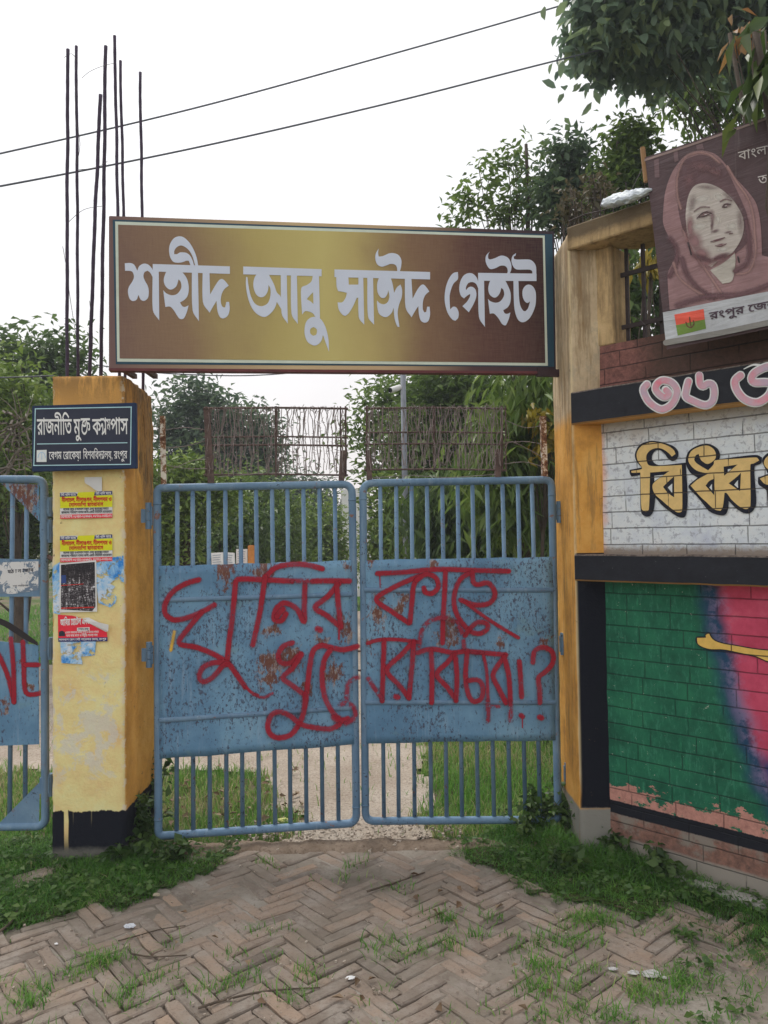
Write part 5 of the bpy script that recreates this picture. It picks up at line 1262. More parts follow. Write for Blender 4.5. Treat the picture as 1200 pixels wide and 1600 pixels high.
# ================================================================== VEGETATION
def V3(*a): return np.array(a, float)
def leaf_mesh(name, pos, size, rng, mat, parent=None, droop=.3, narrow=.42, col=None, fold=.25, spread=1.0, round_=False):
    """pos (n,3), one folded leaf blade at each"""
    n = len(pos)
    d = rng.normal(size=(n, 3)); d[:, 2] = d[:, 2] * .55 * spread - droop; d /= np.linalg.norm(d, axis=1)[:, None]
    up = rng.normal(size=(n, 3)) * .5 + np.array([0, 0, 1.0])
    s = np.cross(d, up); s /= np.linalg.norm(s, axis=1)[:, None] + 1e-9; nn = np.cross(s, d)
    L = size * rng.uniform(.6, 1.25, n)[:, None]; Wd = L * narrow * rng.uniform(.8, 1.2, n)[:, None]
    if round_:
        Wd = Wd * .85
        m = pos + d * L * .35; m2 = pos + d * L * .72
        l = m + s * Wd * .5 + nn * Wd * fold; r = m - s * Wd * .5 + nn * Wd * fold; l2 = m2 + s * Wd * .42 + nn * Wd * fold * .8 - nn * L * .05; r2 = m2 - s * Wd * .42 + nn * Wd * fold * .8 - nn * L * .05
        mm = m2 - nn * L * .05; tip = pos + d * L - nn * L * .12
        v = np.stack([pos, l, l2, tip, r2, r, mm], 1).reshape(-1, 3); K = 7; f = np.arange(n * 7).reshape(n, 7)
        tri = np.concatenate([f[:, [0, 6, 1]], f[:, [1, 6, 2]], f[:, [2, 6, 3]], f[:, [0, 5, 6]], f[:, [5, 4, 6]], f[:, [4, 3, 6]]], 0)
    else:
        b0 = pos; m = pos + d * L * .42; l = m + s * Wd * .5 + nn * Wd * fold; r = m - s * Wd * .5 + nn * Wd * fold; tip = pos + d * L - nn * L * .08
        v = np.stack([b0, l, tip, r], 1).reshape(-1, 3); K = 4
        f = np.arange(n * 4).reshape(n, 4)
        tri = np.concatenate([f[:, [0, 2, 1]], f[:, [0, 3, 2]]], 0)
    base = np.zeros(3); q = parent
    while q is not None: base = base + np.array(q.location); q = q.parent
    v = v - base
    me = bpy.data.meshes.new(name); me.vertices.add(len(v)); me.vertices.foreach_set('co', v.astype(np.float32).ravel())
    me.loops.add(len(tri) * 3); me.loops.foreach_set('vertex_index', tri.astype(np.int32).ravel())
    me.polygons.add(len(tri)); me.polygons.foreach_set('loop_start', np.arange(0, len(tri) * 3, 3, dtype=np.int32)); me.polygons.foreach_set('loop_total', np.full(len(tri), 3, np.int32))
    me.materials.append(mat)
    a = me.attributes.new('d', 'FLOAT', 'POINT'); c = rng.random(n) if col is None else np.clip(col + rng.normal(0, .12, n), 0, 1)
    a.data.foreach_set('value', np.repeat(c, K).astype(np.float32))
    me.update(); me.validate()
    o = bpy.data.objects.new(name, me); COL.objects.link(o)
    if parent is not None: o.parent = parent
    return o
def crown_points(rng, ells, n, per=26, cl=.22):
    """clusters of leaves through a set of ellipsoids (centre, radii): uneven, with gaps"""
    vol = np.array([e[1][0] * e[1][1] * e[1][2] for e in ells]) ** .75; vol /= vol.sum(); P_, C_, cen = [], [], []
    for (c, rad), k in zip(ells, (vol * n / per).astype(int) + 1):
        u = rng.normal(size=(k, 3)); u /= np.linalg.norm(u, axis=1)[:, None]; rr = rng.random(k) ** .42
        c0 = np.array(c) + u * rr[:, None] * np.array(rad); cen.append(c0)
        tone = rng.random(k) * .7 + .15
        g = rng.normal(size=(k, per, 3)) * cl * np.array([1, 1, .75]) * rng.uniform(.6, 1.3, (k, 1, 1))
        P_.append((c0[:, None, :] + g).reshape(-1, 3)); C_.append(np.repeat(tone, per))
    return np.concatenate(P_), np.concatenate(C_), np.concatenate(cen)
G1c = [((.045,.078,.026,1), (.085,.145,.042,1), (.165,.25,.07,1)), ((.052,.088,.056,1), (.092,.15,.084,1), (.17,.25,.11,1)),
       ((.090,.15,.026,1), (.165,.255,.046,1), (.28,.37,.09,1)), ((.070,.122,.030,1), (.130,.21,.046,1), (.24,.33,.08,1))]
LM = [m_leaf('dark_leaf', *G1c[0]), m_leaf('blue_green_leaf', *G1c[1]), m_leaf('light_leaf', *G1c[2], tr=.3), m_leaf('mid_leaf', *G1c[3])]
M_BARK = plain('bark', (.085, .065, .05, 1), .9, .4, 14, bump=.6); M_BARK2 = plain('pale_bark', (.20, .175, .15, 1), .9, .35, 10, bump=.4)
def ell(px, py, rx, ry, Y, dep=None):
    c = at(px, py, Y); k = Y / 1200
    return (tuple(c), (rx * k, dep if dep else (rx * k * .9), ry * k))
TSEED = [100]
def tree(name, label, cat, base_px, Y, ells, n, size, mat, group=None, trunk_r=.09, per=26, cl=.2, droop=.3, narrow=.42, bark=None, limbs=True, round_=False, limb_r=1.0, nlimb=26):
    TSEED[0] += 1; rng = np.random.default_rng(TSEED[0]); rr = random.Random(TSEED[0])
    bp = at(base_px, 900, Y); bp.z = -.03
    t = thing(name, label, cat, bp, group)
    pts, col, cen = crown_points(rng, ells, n, per, cl)
    keep = pts[:, 2] > .03; pts, col = pts[keep], col[keep]
    leaf_mesh('crown', pts, size, rng, mat, t, droop, narrow, col, round_=round_)
    b = MB(); top = max(ells, key=lambda e: e[0][2])[0]
    mid = Vector(np.mean([e[0] for e in ells], 0)); tp = Vector(top)
    path = []
    for k in range(9):
        f = k / 8; p = bp.lerp(Vector((mid.x * .5 + tp.x * .5, mid.y, tp.z)), f); p.x += math.sin(f * 5 + TSEED[0]) * .05 * tp.z * f * .4; path.append(p)
    b.tube(path, [trunk_r * (1 - .8 * k / 8) + .008 for k in range(9)], 9)
    if limbs:
        ids = rr.sample(range(len(cen)), min(len(cen), nlimb)); tr_ = trunk_r * limb_r
        for i in ids:
            e = Vector(cen[i]); f = min(.85, max(.25, (e.z - bp.z) / max(.3, (tp.z - bp.z)) * .7)); s = path[min(8, int(f * 8))]
            m = s.lerp(e, .5) + Vector((rr.gauss(0, .06), rr.gauss(0, .06), rr.gauss(.06, .06)))
            b.tube([s, s.lerp(m, .5) + Vector((0, 0, .02)), m, e], [tr_ * .35, tr_ * .24, tr_ * .14, .004], 5)
    b.build('trunk', bark or M_BARK, t, smooth=True)
    return t
GT = 'trees behind the gate'
# left of the pillar
tree('broadleaf_tree', 'dark broadleaf tree at the photo edge, left of the bare rods', 'tree', 30, 12, [ell(20, 580, 60, 55, 12), ell(95, 560, 45, 40, 12), ell(40, 680, 90, 80, 12), ell(120, 640, 40, 60, 12)], 9000, .15, LM[0], GT, cl=.22)
tree('leafy_bush', 'light green bush growing behind the small cut-off gate', 'bush', 30, 8.5, [ell(20, 620, 60, 60, 8.5), ell(80, 660, 30, 50, 8.5), ell(20, 740, 60, 70, 8.5)], 5000, .10, LM[2], GT, cl=.16, trunk_r=.05)
tree('leafy_bush', 'dark bush low behind the bars of the small cut-off gate', 'bush', 20, 9.2, [ell(20, 830, 80, 70, 9.2), ell(70, 800, 30, 90, 9.2), ell(-60, 820, 60, 90, 9.2)], 6000, .10, LM[0], GT, cl=.18, trunk_r=.05)
# between pillar and gap
tree('broadleaf_tree', 'tall blue-green tree with a knobbly top behind the left gate leaf', 'tree', 330, 17, [ell(302, 622, 34, 32, 17), ell(276, 665, 34, 40, 17), ell(340, 650, 32, 30, 17), ell(382, 668, 36, 36, 17), ell(330, 720, 66, 50, 17), ell(400, 720, 40, 44, 17), ell(290, 740, 50, 50, 17)], 10500, .19, LM[1], GT, cl=.26, trunk_r=.14)
tree('leafy_bush', 'bright green bush just right of the cream pillar behind the bars', 'bush', 290, 9.5, [ell(285, 760, 46, 40, 9.5), ell(330, 775, 40, 34, 9.5), ell(270, 830, 40, 60, 9.5)], 6000, .10, LM[2], GT, cl=.15, trunk_r=.05)
tree('leafy_bush', 'dark hanging-leaved bush behind the white papers', 'bush', 340, 11.5, [ell(300, 880, 70, 60, 11.5), ell(380, 840, 60, 60, 11.5), ell(260, 860, 40, 70, 11.5)], 7000, .12, LM[0], GT, cl=.2, droop=.9, trunk_r=.05)
tree('leafy_bush', 'mid green rounded bush behind the middle of the left gate leaf', 'bush', 430, 13.5, [ell(430, 810, 50, 55, 13.5), ell(395, 780, 40, 40, 13.5), ell(440, 880, 60, 40, 13.5)], 6500, .12, LM[3], GT, cl=.2, trunk_r=.06)
tree('leafy_bush', 'pale green sunlit bush nearest the white monument', 'bush', 495, 15.5, [ell(480, 850, 36, 40, 15.5), ell(510, 830, 26, 56, 15.5), ell(500, 895, 40, 20, 15.5), ell(530, 880, 22, 40, 15.5)], 6500, .12, LM[2], GT, cl=.2, trunk_r=.06)
tree('broadleaf_tree', 'slender far tree showing over the top rail behind the bars by the gap', 'tree', 500, 24, [ell(480, 790, 34, 44, 24), ell(510, 800, 22, 40, 24), ell(450, 770, 34, 34, 24)], 5200, .18, LM[1], GT, cl=.3, trunk_r=.1)
# right of the gap
tree('broadleaf_tree', 'open light-leaved tree with sky between its leaves, right of the gap', 'tree', 640, 12, [ell(600, 640, 38, 44, 12), ell(575, 690, 26, 40, 12), ell(640, 610, 40, 30, 12), ell(600, 740, 36, 30, 12), ell(670, 660, 46, 50, 12)], 3600, .13, LM[3], GT, cl=.22, per=18, trunk_r=.07)
tree('broadleaf_tree', 'broad green tree under the right half of the sign board', 'tree', 720, 11, [ell(700, 610, 60, 40, 11), ell(760, 630, 50, 50, 11), ell(690, 700, 60, 50, 11), ell(760, 720, 60, 50, 11), ell(640, 690, 30, 50, 11)], 11000, .13, LM[3], GT, cl=.22, trunk_r=.1)
tree('leafy_bush', 'yellow-green bush behind the grey pole', 'bush', 650, 10.5, [ell(620, 800, 40, 60, 10.5), ell(670, 810, 40, 60, 10.5), ell(640, 870, 50, 40, 10.5), ell(600, 860, 22, 50, 10.5)], 6500, .11, LM[2], GT, cl=.17, trunk_r=.05)
tree('mast_tree', 'drooping narrow-leaved tree beside the ochre wall pillar', 'tree', 812, 6.6, [ell(830, 620, 34, 60, 6.6, .5), ell(850, 700, 26, 70, 6.6, .5), ell(800, 680, 40, 70, 6.6, .5), ell(820, 780, 50, 70, 6.6, .5), ell(780, 760, 30, 60, 6.6, .5)], 5200, .19, LM[3], GT, cl=.15, droop=1.6, narrow=.22, trunk_r=.05)
tree('mast_tree', 'dark drooping tree behind the middle bars of the right gate leaf', 'tree', 730, 8.2, [ell(720, 790, 50, 60, 8.2), ell(770, 800, 50, 70, 8.2), ell(690, 820, 40, 60, 8.2), ell(740, 880, 90, 40, 8.2), ell(830, 860, 50, 60, 8.2)], 8500, .17, LM[0], GT, cl=.18, droop=1.6, narrow=.24, trunk_r=.05)
tree('shade_bush', 'deep shaded thicket at the foot of the ochre wall pillar', 'bush', 840, 8.8, [ell(840, 760, 60, 70, 8.8), ell(850, 850, 60, 60, 8.8), ell(790, 850, 60, 50, 8.8)], 6500, .14, LM[0], GT, cl=.2, droop=1.0, trunk_r=.05)
b = MB()
rng = np.random.default_rng(5); c = at(848, 655, 6.0)
yl = tree('creeper', 'yellowing creeper spray beside the flaking post next to the wall pillar', 'plant', 848, 6.0, [ell(845, 650, 12, 14, 6.0, .1), ell(855, 690, 8, 26, 6.0, .1)], 150, .10, m_leaf('yellow_leaf', (.16,.14,.02,1), (.36,.27,.02,1), (.10,.14,.03,1)), None, trunk_r=.012, per=6, cl=.06, droop=1.2, narrow=.4)
# behind the painted wall
GW = 'trees behind the painted wall'
ell0 = ell
def ell(px, py, rx, ry, Y, dep=None): return ell0(px, py, rx * .72, ry * .72, Y, dep)
tree('open_tree', 'sparse tree of loose leaf sprays above the right end of the sign', 'tree', 800, 8.5, [ell(762, 268, 26, 22, 8.5), ell(800, 250, 26, 28, 8.5), ell(738, 320, 36, 28, 8.5), ell(790, 330, 34, 40, 8.5), ell(845, 225, 12, 10, 8.5), ell(720, 345, 16, 14, 8.5), ell(830, 300, 40, 40, 8.5)], 950, .11, LM[3], GW, cl=.12, per=9, trunk_r=.05)
tree('broadleaf_tree', 'dense dark tree above the left end of the top beam', 'tree', 890, 8, [ell(888, 240, 30, 22, 8), ell(872, 290, 36, 36, 8), ell(908, 296, 30, 46, 8), ell(868, 340, 32, 22, 8)], 2600, .11, LM[1], GW, cl=.13, trunk_r=.07)
tree('broadleaf_tree', 'narrow pointed tree rising left of the banner top', 'tree', 985, 7.4, [ell(985, 208, 20, 16, 7.4), ell(990, 236, 26, 22, 7.4), ell(972, 270, 32, 32, 7.4), ell(1002, 290, 24, 36, 7.4), ell(955, 312, 32, 26, 7.4)], 3600, .10, LM[3], GW, cl=.11, trunk_r=.06)
tree('broadleaf_tree', 'leafy tree glimpsed through the wall grille', 'tree', 1010, 6.5, [ell(990, 440, 30, 60, 6.5), ell(1050, 430, 40, 80, 6.5), ell(985, 510, 40, 30, 6.5), ell(1120, 440, 60, 90, 6.5)], 2400, .13, LM[0], GW, cl=.16, per=14, trunk_r=.05, droop=.8)
tree('creeper', 'yellow hanging leaves seen between the grille bars', 'plant', 1018, 5.4, [ell(1015, 415, 9, 18, 5.4, .08)], 60, .13, bpy.data.materials['yellow_leaf'], None, trunk_r=.01, per=8, cl=.05, droop=1.8, narrow=.3)
tree('dry_vine_bush', 'dry tangled vine climbing over the left end of the top beam', 'plant', 880, 4.9, [ell(890, 320, 14, 36, 4.9, .15), ell(930, 300, 16, 40, 4.9, .15), ell(905, 345, 20, 10, 4.9, .15)], 420, .06, m_leaf('dry_leaf', (.05,.05,.03,1), (.10,.09,.05,1), (.16,.13,.08,1)), None, trunk_r=.012, per=7, cl=.05, droop=.6)
# overhanging tree: its trunk stands behind the wall to the right
M_BIG = m_leaf('broad_leaf', (.10,.15,.12,1), (.17,.25,.17,1), (.30,.38,.17,1), .4, .5)
tree('spreading_tree', 'big leafy bough overhanging from the upper right corner', 'tree', 1460, 7.0, [ell(935, 22, 56, 46, 6.6, .45), ell(925, 66, 46, 34, 6.6, .4), ell(990, 40, 66, 56, 6.6, .6), ell(1050, 30, 80, 60, 6.8, .6), ell(1020, 80, 50, 34, 6.8, .5), ell(1120, 30, 80, 60, 7.0, .6), ell(1220, 20, 90, 70, 7.0, .7), ell(965, 78, 50, 28, 6.6, .4), ell(1340, 60, 120, 120, 7.0, .8), ell(1000, -50, 100, 60, 6.8, .8), ell(1160, -70, 160, 70, 6.8, .8), ell(1085, 85, 44, 30, 6.9, .4), ell(1180, 95, 60, 34, 7.2, .4)], 17000, .14, M_BIG, None, cl=.11, droop=.9, narrow=.52, trunk_r=.16, per=16, round_=True, limb_r=.2, nlimb=14)
tree('broadleaf_tree', 'small-leaved tree filling in above the banner below the big bough', 'tree', 1300, 8.5, [ell(1090, 150, 70, 46, 8.5), ell(1150, 150, 70, 70, 8.5), ell(1075, 120, 40, 26, 8.5), ell(1110, 205, 30, 20, 8.5), ell(1220, 170, 60, 60, 8.5)], 2300, .115, LM[3], GW, cl=.17, per=12, droop=.8, trunk_r=.07)
tree('mango_branch', 'bright green long-leaved branch hanging over the banner corner', 'plant', 1320, 3.15, [ell(1200, 110, 22, 44, 3.15, .12), ell(1255, 80, 50, 70, 3.2, .2), ell(1200, 150, 8, 12, 3.0, .05), ell(1190, 60, 12, 20, 3.2, .1)], 130, .15, m_leaf('mango_leaf', (.030,.060,.014,1), (.060,.105,.022,1), (.13,.17,.04,1), .35, .3), None, cl=.08, droop=1.6, narrow=.34, per=6, trunk_r=.03)
tree('orange_leaf_branch', 'withered orange leaves hanging among the green at the upper right', 'plant', 1400, 3.6, [ell(1165, 52, 12, 18, 3.6, .08), ell(1150, 62, 8, 10, 3.6, .05)], 16, .13, m_leaf('orange_leaf', (.22,.10,.03,1), (.34,.17,.05,1), (.25,.16,.06,1)), None, cl=.04, droop=1.6, narrow=.4, per=6, trunk_r=.008)
# far wood closing the view
t_ = NT('far_leaf')
rng = np.random.default_rng(77); P_ = []; C_ = []
for k in range(70):
    x = -46 + k * 1.25 + rng.normal(0, .5); y = 34 + rng.uniform(-3, 6); h = rng.uniform(2.6, 4.6)
    if -3.2 < x < -.6: h *= .6
    e = [((x, y, h * .55), (1.6, 1.2, h * .5))]; p, c, _ = crown_points(rng, e, 420, 20, .36); P_.append(p); C_.append(c)
P_ = np.concatenate(P_); C_ = np.concatenate(C_); k_ = P_[:, 2] > 0
tw = leaf_mesh('far_wood', P_[k_], .34, rng, LM[3], None, .3, .6, C_[k_])
tag(tw, 'far band of trees closing the view beyond the lawn', 'far wood', kind='stuff')
# bare branches at the left edge
def dry(name, label, pxs, Y, seed):
    rr = random.Random(seed); b = MB()
    for (x0, y0, x1, y1) in pxs:
        pts = []; n = 9
        for k in range(n):
            f = k / (n - 1); pts.append(at(x0 + (x1 - x0) * f + rr.gauss(0, 2.5), y0 + (y1 - y0) * f + rr.gauss(0, 3) - 10 * math.sin(f * 3), Y + rr.gauss(0, .05)))
        b.tube(pts, [.008 * (1 - .8 * k / n) + .0015 for k in range(n)], 4)
        for k in range(3):
            j = rr.randrange(2, n - 1); p = pts[j]; q = p + Vector((rr.gauss(0, .12), rr.gauss(0, .1), rr.gauss(0, .14))); b.tube([p, p.lerp(q, .5) + Vector((0, 0, .02)), q], [.004, .003, .001], 4)
    return tag(b.build(name, M_BARK2), label, 'branch')
dry('dry_branches', 'tangle of bare grey twigs above the small cut-off gate', [(-20, 760, 60, 690), (-10, 720, 50, 640), (-20, 690, 48, 660), (0, 745, 55, 720), (10, 700, 48, 735), (-10, 655, 40, 700), (5, 640, 46, 690), (-20, 735, 40, 745), (0, 680, 50, 675), (15, 660, 30, 740)], 5.2, 3)

# ---- grass
t = NT('grass'); r = t.attr('d')
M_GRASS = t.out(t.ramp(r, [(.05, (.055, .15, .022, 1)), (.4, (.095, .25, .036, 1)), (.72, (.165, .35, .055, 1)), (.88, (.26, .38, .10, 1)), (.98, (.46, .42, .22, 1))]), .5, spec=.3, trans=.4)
def blades(name, label, pts, h, wd, rng, lean=.55, tone=None, mat=None, hk=None):
    n = len(pts); az = rng.random(n) * 2 * np.pi; d = np.stack([np.cos(az), np.sin(az), np.zeros(n)], 1); s = np.stack([-np.sin(az), np.cos(az), np.zeros(n)], 1)
    H = h * rng.uniform(.45, 1.25, n) * (1 if hk is None else hk); le = H * lean * rng.uniform(.2, 1.6, n); w_ = wd * rng.uniform(.7, 1.3, n)
    Z = np.array([0, 0, 1.0])
    p0 = pts - s * w_[:, None] * .5; p1 = pts + s * w_[:, None] * .5
    m = pts + d * (le * .35)[:, None] + Z * (H * .6)[:, None]; m0 = m - s * w_[:, None] * .4; m1 = m + s * w_[:, None] * .4
    tp = pts + d * le[:, None] + Z * H[:, None] * rng.uniform(.75, 1, n)[:, None]
    v = np.stack([p0, p1, m1, m0, tp], 1).reshape(-1, 3); k = np.arange(n)[:, None] * 5
    tri = np.concatenate([k + np.array([[0, 1, 2]]), k + np.array([[0, 2, 3]]), k + np.array([[3, 2, 4]])], 0)
    me = bpy.data.meshes.new(name); me.vertices.add(len(v)); me.vertices.foreach_set('co', v.astype(np.float32).ravel())
    me.loops.add(len(tri) * 3); me.loops.foreach_set('vertex_index', tri.astype(np.int32).ravel()); me.polygons.add(len(tri))
    me.polygons.foreach_set('loop_start', np.arange(0, len(tri) * 3, 3, dtype=np.int32)); me.polygons.foreach_set('loop_total', np.full(len(tri), 3, np.int32))
    a = me.attributes.new('d', 'FLOAT', 'POINT'); c = np.clip((rng.random(n) if tone is None else tone + rng.normal(0, .17, n)), 0, 1); a.data.foreach_set('value', np.repeat(c, 5).astype(np.float32))
    me.materials.append(mat or M_GRASS); me.update()
    o = bpy.data.objects.new(name, me); COL.objects.link(o)
    return tag(o, label, 'grass', kind='stuff')
def feather(p, dens, r=.13):
    o = [(r * math.cos(k * 1.047), r * math.sin(k * 1.047)) for k in range(6)]
    return np.array([.35 + .65 * sum(dens(x + a, y + b_) > .2 for a, b_ in o) / 6 for x, y, _ in p])
def scatter(rng, n, x0, x1, y0, y1, dens):
    p = np.stack([rng.uniform(x0, x1, n), rng.uniform(y0, y1, n)], 1); k = rng.random(n)
    kk = np.array([dens(x, y) > r_ for (x, y), r_ in zip(p, k)]); q = p[kk]
    return np.concatenate([q, np.full((len(q), 1), -.02)], 1)
rng = np.random.default_rng(21)
p = scatter(rng, 56000, -2.6, -.6, 2.9, 4.25, dl); tone = np.array([.40 + .3 * nz2(a, b_, 2.5) + .35 * nz2(a, b_, 11, 4) for a, b_, _ in p])
blades('grass', 'green grass verge round the foot of the cream pillar', p, .056, .0038, rng, 1.1, tone=tone, hk=feather(p, dl))
p = scatter(rng, 84000, .3, 2.6, 2.0, 4.3, dr); tone = np.array([.34 + .3 * nz2(a, b_, 2.5) + .35 * nz2(a, b_, 11, 4) + (.12 if b_ < 3 else 0) for a, b_, _ in p])
blades('grass', 'dark green grass verge along the foot of the painted wall', p, .056, .0038, rng, 1.1, tone=tone, hk=feather(p, dr) * np.array([1 + 1.3 * max(0, min(1, (x_ + y_ - 4.62) / .3)) * max(0, min(1, (y_ - 3.3) / .5)) for x_, y_, _ in p]))
# tufts in the joints of the paving
tp = []
for _ in range(330):
    x, y = rng.uniform(-2.4, 2.0), rng.uniform(1.7, 3.9)
    if x + y > 4.9 or nz2(x, y, 1.6, 4) < -.18 + (.25 if y > 3.3 else 0): continue
    n = int(rng.integers(6, 34)); r_ = rng.uniform(.012, .05); a = rng.normal(0, 1, (n, 2)) * r_ * np.array([1.2, .8]); tp.append(np.concatenate([a + [x, y], np.full((n, 1), -.012)], 1))
for px, py, k in ((690, 1435, 60), (650, 1480, 50), (700, 1475, 50), (935, 1435, 190), (900, 1440, 150), (850, 1470, 120), (848, 1510, 140), (840, 1545, 130), (1000, 1550, 160), (1040, 1560, 120), (1060, 1535, 150), (600, 1470, 60), (150, 1505, 90), (170, 1500, 90), (50, 1545, 80), (40, 1570, 80), (235, 1530, 70), (185, 1560, 70), (375, 1530, 60), (330, 1548, 60), (450, 1555, 70), (480, 1520, 60), (860, 1590, 60), (620, 1390, 40), (595, 1490, 40), (960, 1590, 120), (120, 1520, 70)):
    c = gnd(px, py); a = rng.normal(0, 1, (k, 2)) * np.array([.045, .035]); tp.append(np.concatenate([a + [c.x, c.y], np.full((k, 1), -.012)], 1))
p = np.concatenate(tp); tone = np.clip(.55 + .3 * np.array([nz2(a, b_, 3) for a, b_, _ in p]), 0, 1)
blades('grass_tufts', 'small grass tufts sprouting in the joints of the paving', p, .045, .0040, rng, .9, tone)
def db(x, y):
    k = in_path(x, y); return .9 if k < .35 else (.35 if k < .75 else .02)
p = scatter(rng, 80000, -3.4, 2.4, 4.2, 7.6, db); p[:, 2] = -.03; tone = np.array([.76 + .25 * nz2(a, b_, 1.3) for a, b_, _ in p])  # tone raised: sunlit brightness is put into the blade colour here
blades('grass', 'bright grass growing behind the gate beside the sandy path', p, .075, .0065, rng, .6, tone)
p = scatter(rng, 60000, -9, 5, 7.6, 22, db); p[:, 2] = -.03
blades('grass', 'lawn stretching away behind the gate', p, .09, .014, rng, .6, np.array([.6 + .25 * nz2(a, b_, .6) for a, b_, _ in p]))
rng = np.random.default_rng(55); ps = []; cs = []
for dens, x0, x1, y0, y1, n_ in ((dl, -2.6, -.6, 2.9, 4.2, 260), (dr, .3, 2.2, 2.3, 4.2, 380)):
    for q in scatter(rng, n_ * 2, x0, x1, y0, y1, dens):
        k_ = int(rng.integers(4, 10)); ps.append(q + np.concatenate([rng.normal(0, .016, (k_, 2)), rng.uniform(.03, .06, (k_, 1))], 1)); cs.append(np.full(k_, rng.uniform(.2, .9)))
M_CLO = m_leaf('clover_leaf', (.05,.11,.028,1), (.085,.175,.04,1), (.15,.24,.065,1))
tag(leaf_mesh('ground_weeds', np.concatenate(ps), .032, rng, M_CLO, None, .0, .7, np.concatenate(cs), .15, .4), 'small round-leaved weeds scattered through the grass verges', 'weeds', kind='stuff')
# low broad-leaved weeds
def weed(label, pos, h, rad, n, size, mat, seed):
    rng = np.random.default_rng(seed); rr = random.Random(seed); t = thing('weed', label, 'plant', pos)
    b = MB(); P_ = []
    for k in range(max(4, n // 14)):
        a = rr.uniform(0, 6.28); e = Vector(pos) + Vector((math.cos(a) * rad * rr.uniform(.2, 1), math.sin(a) * rad * rr.uniform(.2, 1), h * rr.uniform(.5, 1))); m = Vector(pos).lerp(e, .5) + Vector((0, 0, h * .15))
        b.tube([Vector(pos), m, e], [.004, .003, .0015], 5)
        for j in range(14):
            f = rr.uniform(.25, 1.05); q = Vector(pos).lerp(m, f * 2) if f < .5 else m.lerp(e, f * 2 - 1); P_.append(tuple(q + Vector((rr.gauss(0, .022), rr.gauss(0, .022), rr.gauss(0, .015)))))
    b.build('stem', LM[3], t); leaf_mesh('foliage', np.array(P_), size, rng, mat, t, .25, .62)
    return t
M_WEED = m_leaf('weed_leaf', (.035,.075,.018,1), (.062,.125,.028,1), (.11,.18,.045,1))
for i, (px, py, h, rad, n, lab) in enumerate(((225, 1318, .30, .13, 170, 'tall leafy weed against the black base of the cream pillar'), (245, 1290, .42, .07, 60, 'climbing weed reaching up the hinge side of the cream pillar'), (190, 1335, .10, .12, 90, 'low broad-leaved weed in front of the black pillar base'), (265, 1345, .12, .12, 90, 'low weed beside the lower corner of the left gate leaf'))):
    q = gnd(px, py); weed(lab, (q.x, q.y, -.01), h, rad, n, .06, M_WEED, 40 + i)
for i, (px, py, h, rad, n, lab) in enumerate(((850, 1300, .24, .16, 200, 'leafy weed clump under the hinge of the right gate leaf'), (905, 1305, .20, .14, 170, 'weed clump at the grey foot of the wall pillar'), (965, 1335, .18, .15, 150, 'weed clump in the grass along the wall foot'), (1040, 1375, .14, .14, 100, 'low weed near the pale stone at the wall foot'), (895, 1360, .12, .14, 110, 'low weed in the middle of the dark grass'), (925, 1312, .26, .12, 190, 'tall weed hiding the grey foot of the wall pillar'), (880, 1292, .28, .13, 190, 'tall weed against the ochre side of the wall pillar'), (820, 1305, .16, .13, 120, 'weed spilling under the bottom rail of the right gate leaf'))):
    q = gnd(px, py); weed(lab, (q.x, q.y, -.01), h, rad, n, .05, M_WEED, 60 + i)

# ================================================================== SMALL THINGS BEHIND THE GATE
M_POLE = plain('grey_pole_paint', P(112, 116, 124, KV), .6, .2, 8)
pl_ = thing('utility_pole', 'grey metal pole with a small camera behind the right gate leaf', 'pole', (at(634, 800, 9).x, 9, -.03))
b = MB(); q = at(634, 800, 9); b.tube([Vector((q.x, 9, -.03)), Vector((q.x - .01, 9, 4.2))], [.038, .030], 12); b.build('post', M_POLE, pl_, smooth=True)
b = MB(); c = at(632, 607, 9); b.tube([c, c + Vector((-.07, -.03, .02))], .012, 6); b.build('camera_arm', M_POLE, pl_)
b = MB(); c2 = at(617, 608, 8.95); b.tube([c2 + Vector((.06, .05, .03)), c2 + Vector((-.05, -.04, -.02))], .034, 12); chs = b.build('camera_housing', plain('white_plastic', P(200, 204, 210, KV), .4, .1), pl_)
b = MB(); b.tube([c2 + Vector((-.05, -.04, -.02)), c2 + Vector((-.06, -.05, -.024))], .028, 12); b.build('lens', flat('black_lens', P(20, 20, 26, KV), .2), chs)
# white monument slab
mo = thing('monument', 'tall white tapering slab seen in the gap between the gate leaves', 'monument', (at(556, 900, 18).x, 18, -.03))
M_MON = plain('white_render', P(206, 208, 216, KV), .7, .10, 3)
b = MB(); MP = plane((0, 18, 0), (0, -1, 0)); slab(b, [(532, 764), (575, 764), (583, 922), (541, 922)], MP, .5); b.build('slab', M_MON, mo, bevel=.02)
b = MB(); slab(b, [(575.5, 764), (580, 780), (589, 922), (583.5, 922)], MP, .45, -.02); b.build('dark_edge', plain('dark_stone', P(40, 44, 50, KV), .6), mo)
b = MB(); slab(b, [(530, 921), (598, 921), (598, 932), (530, 932)], MP, .8, .15); b.build('plinth', M_MON, mo)
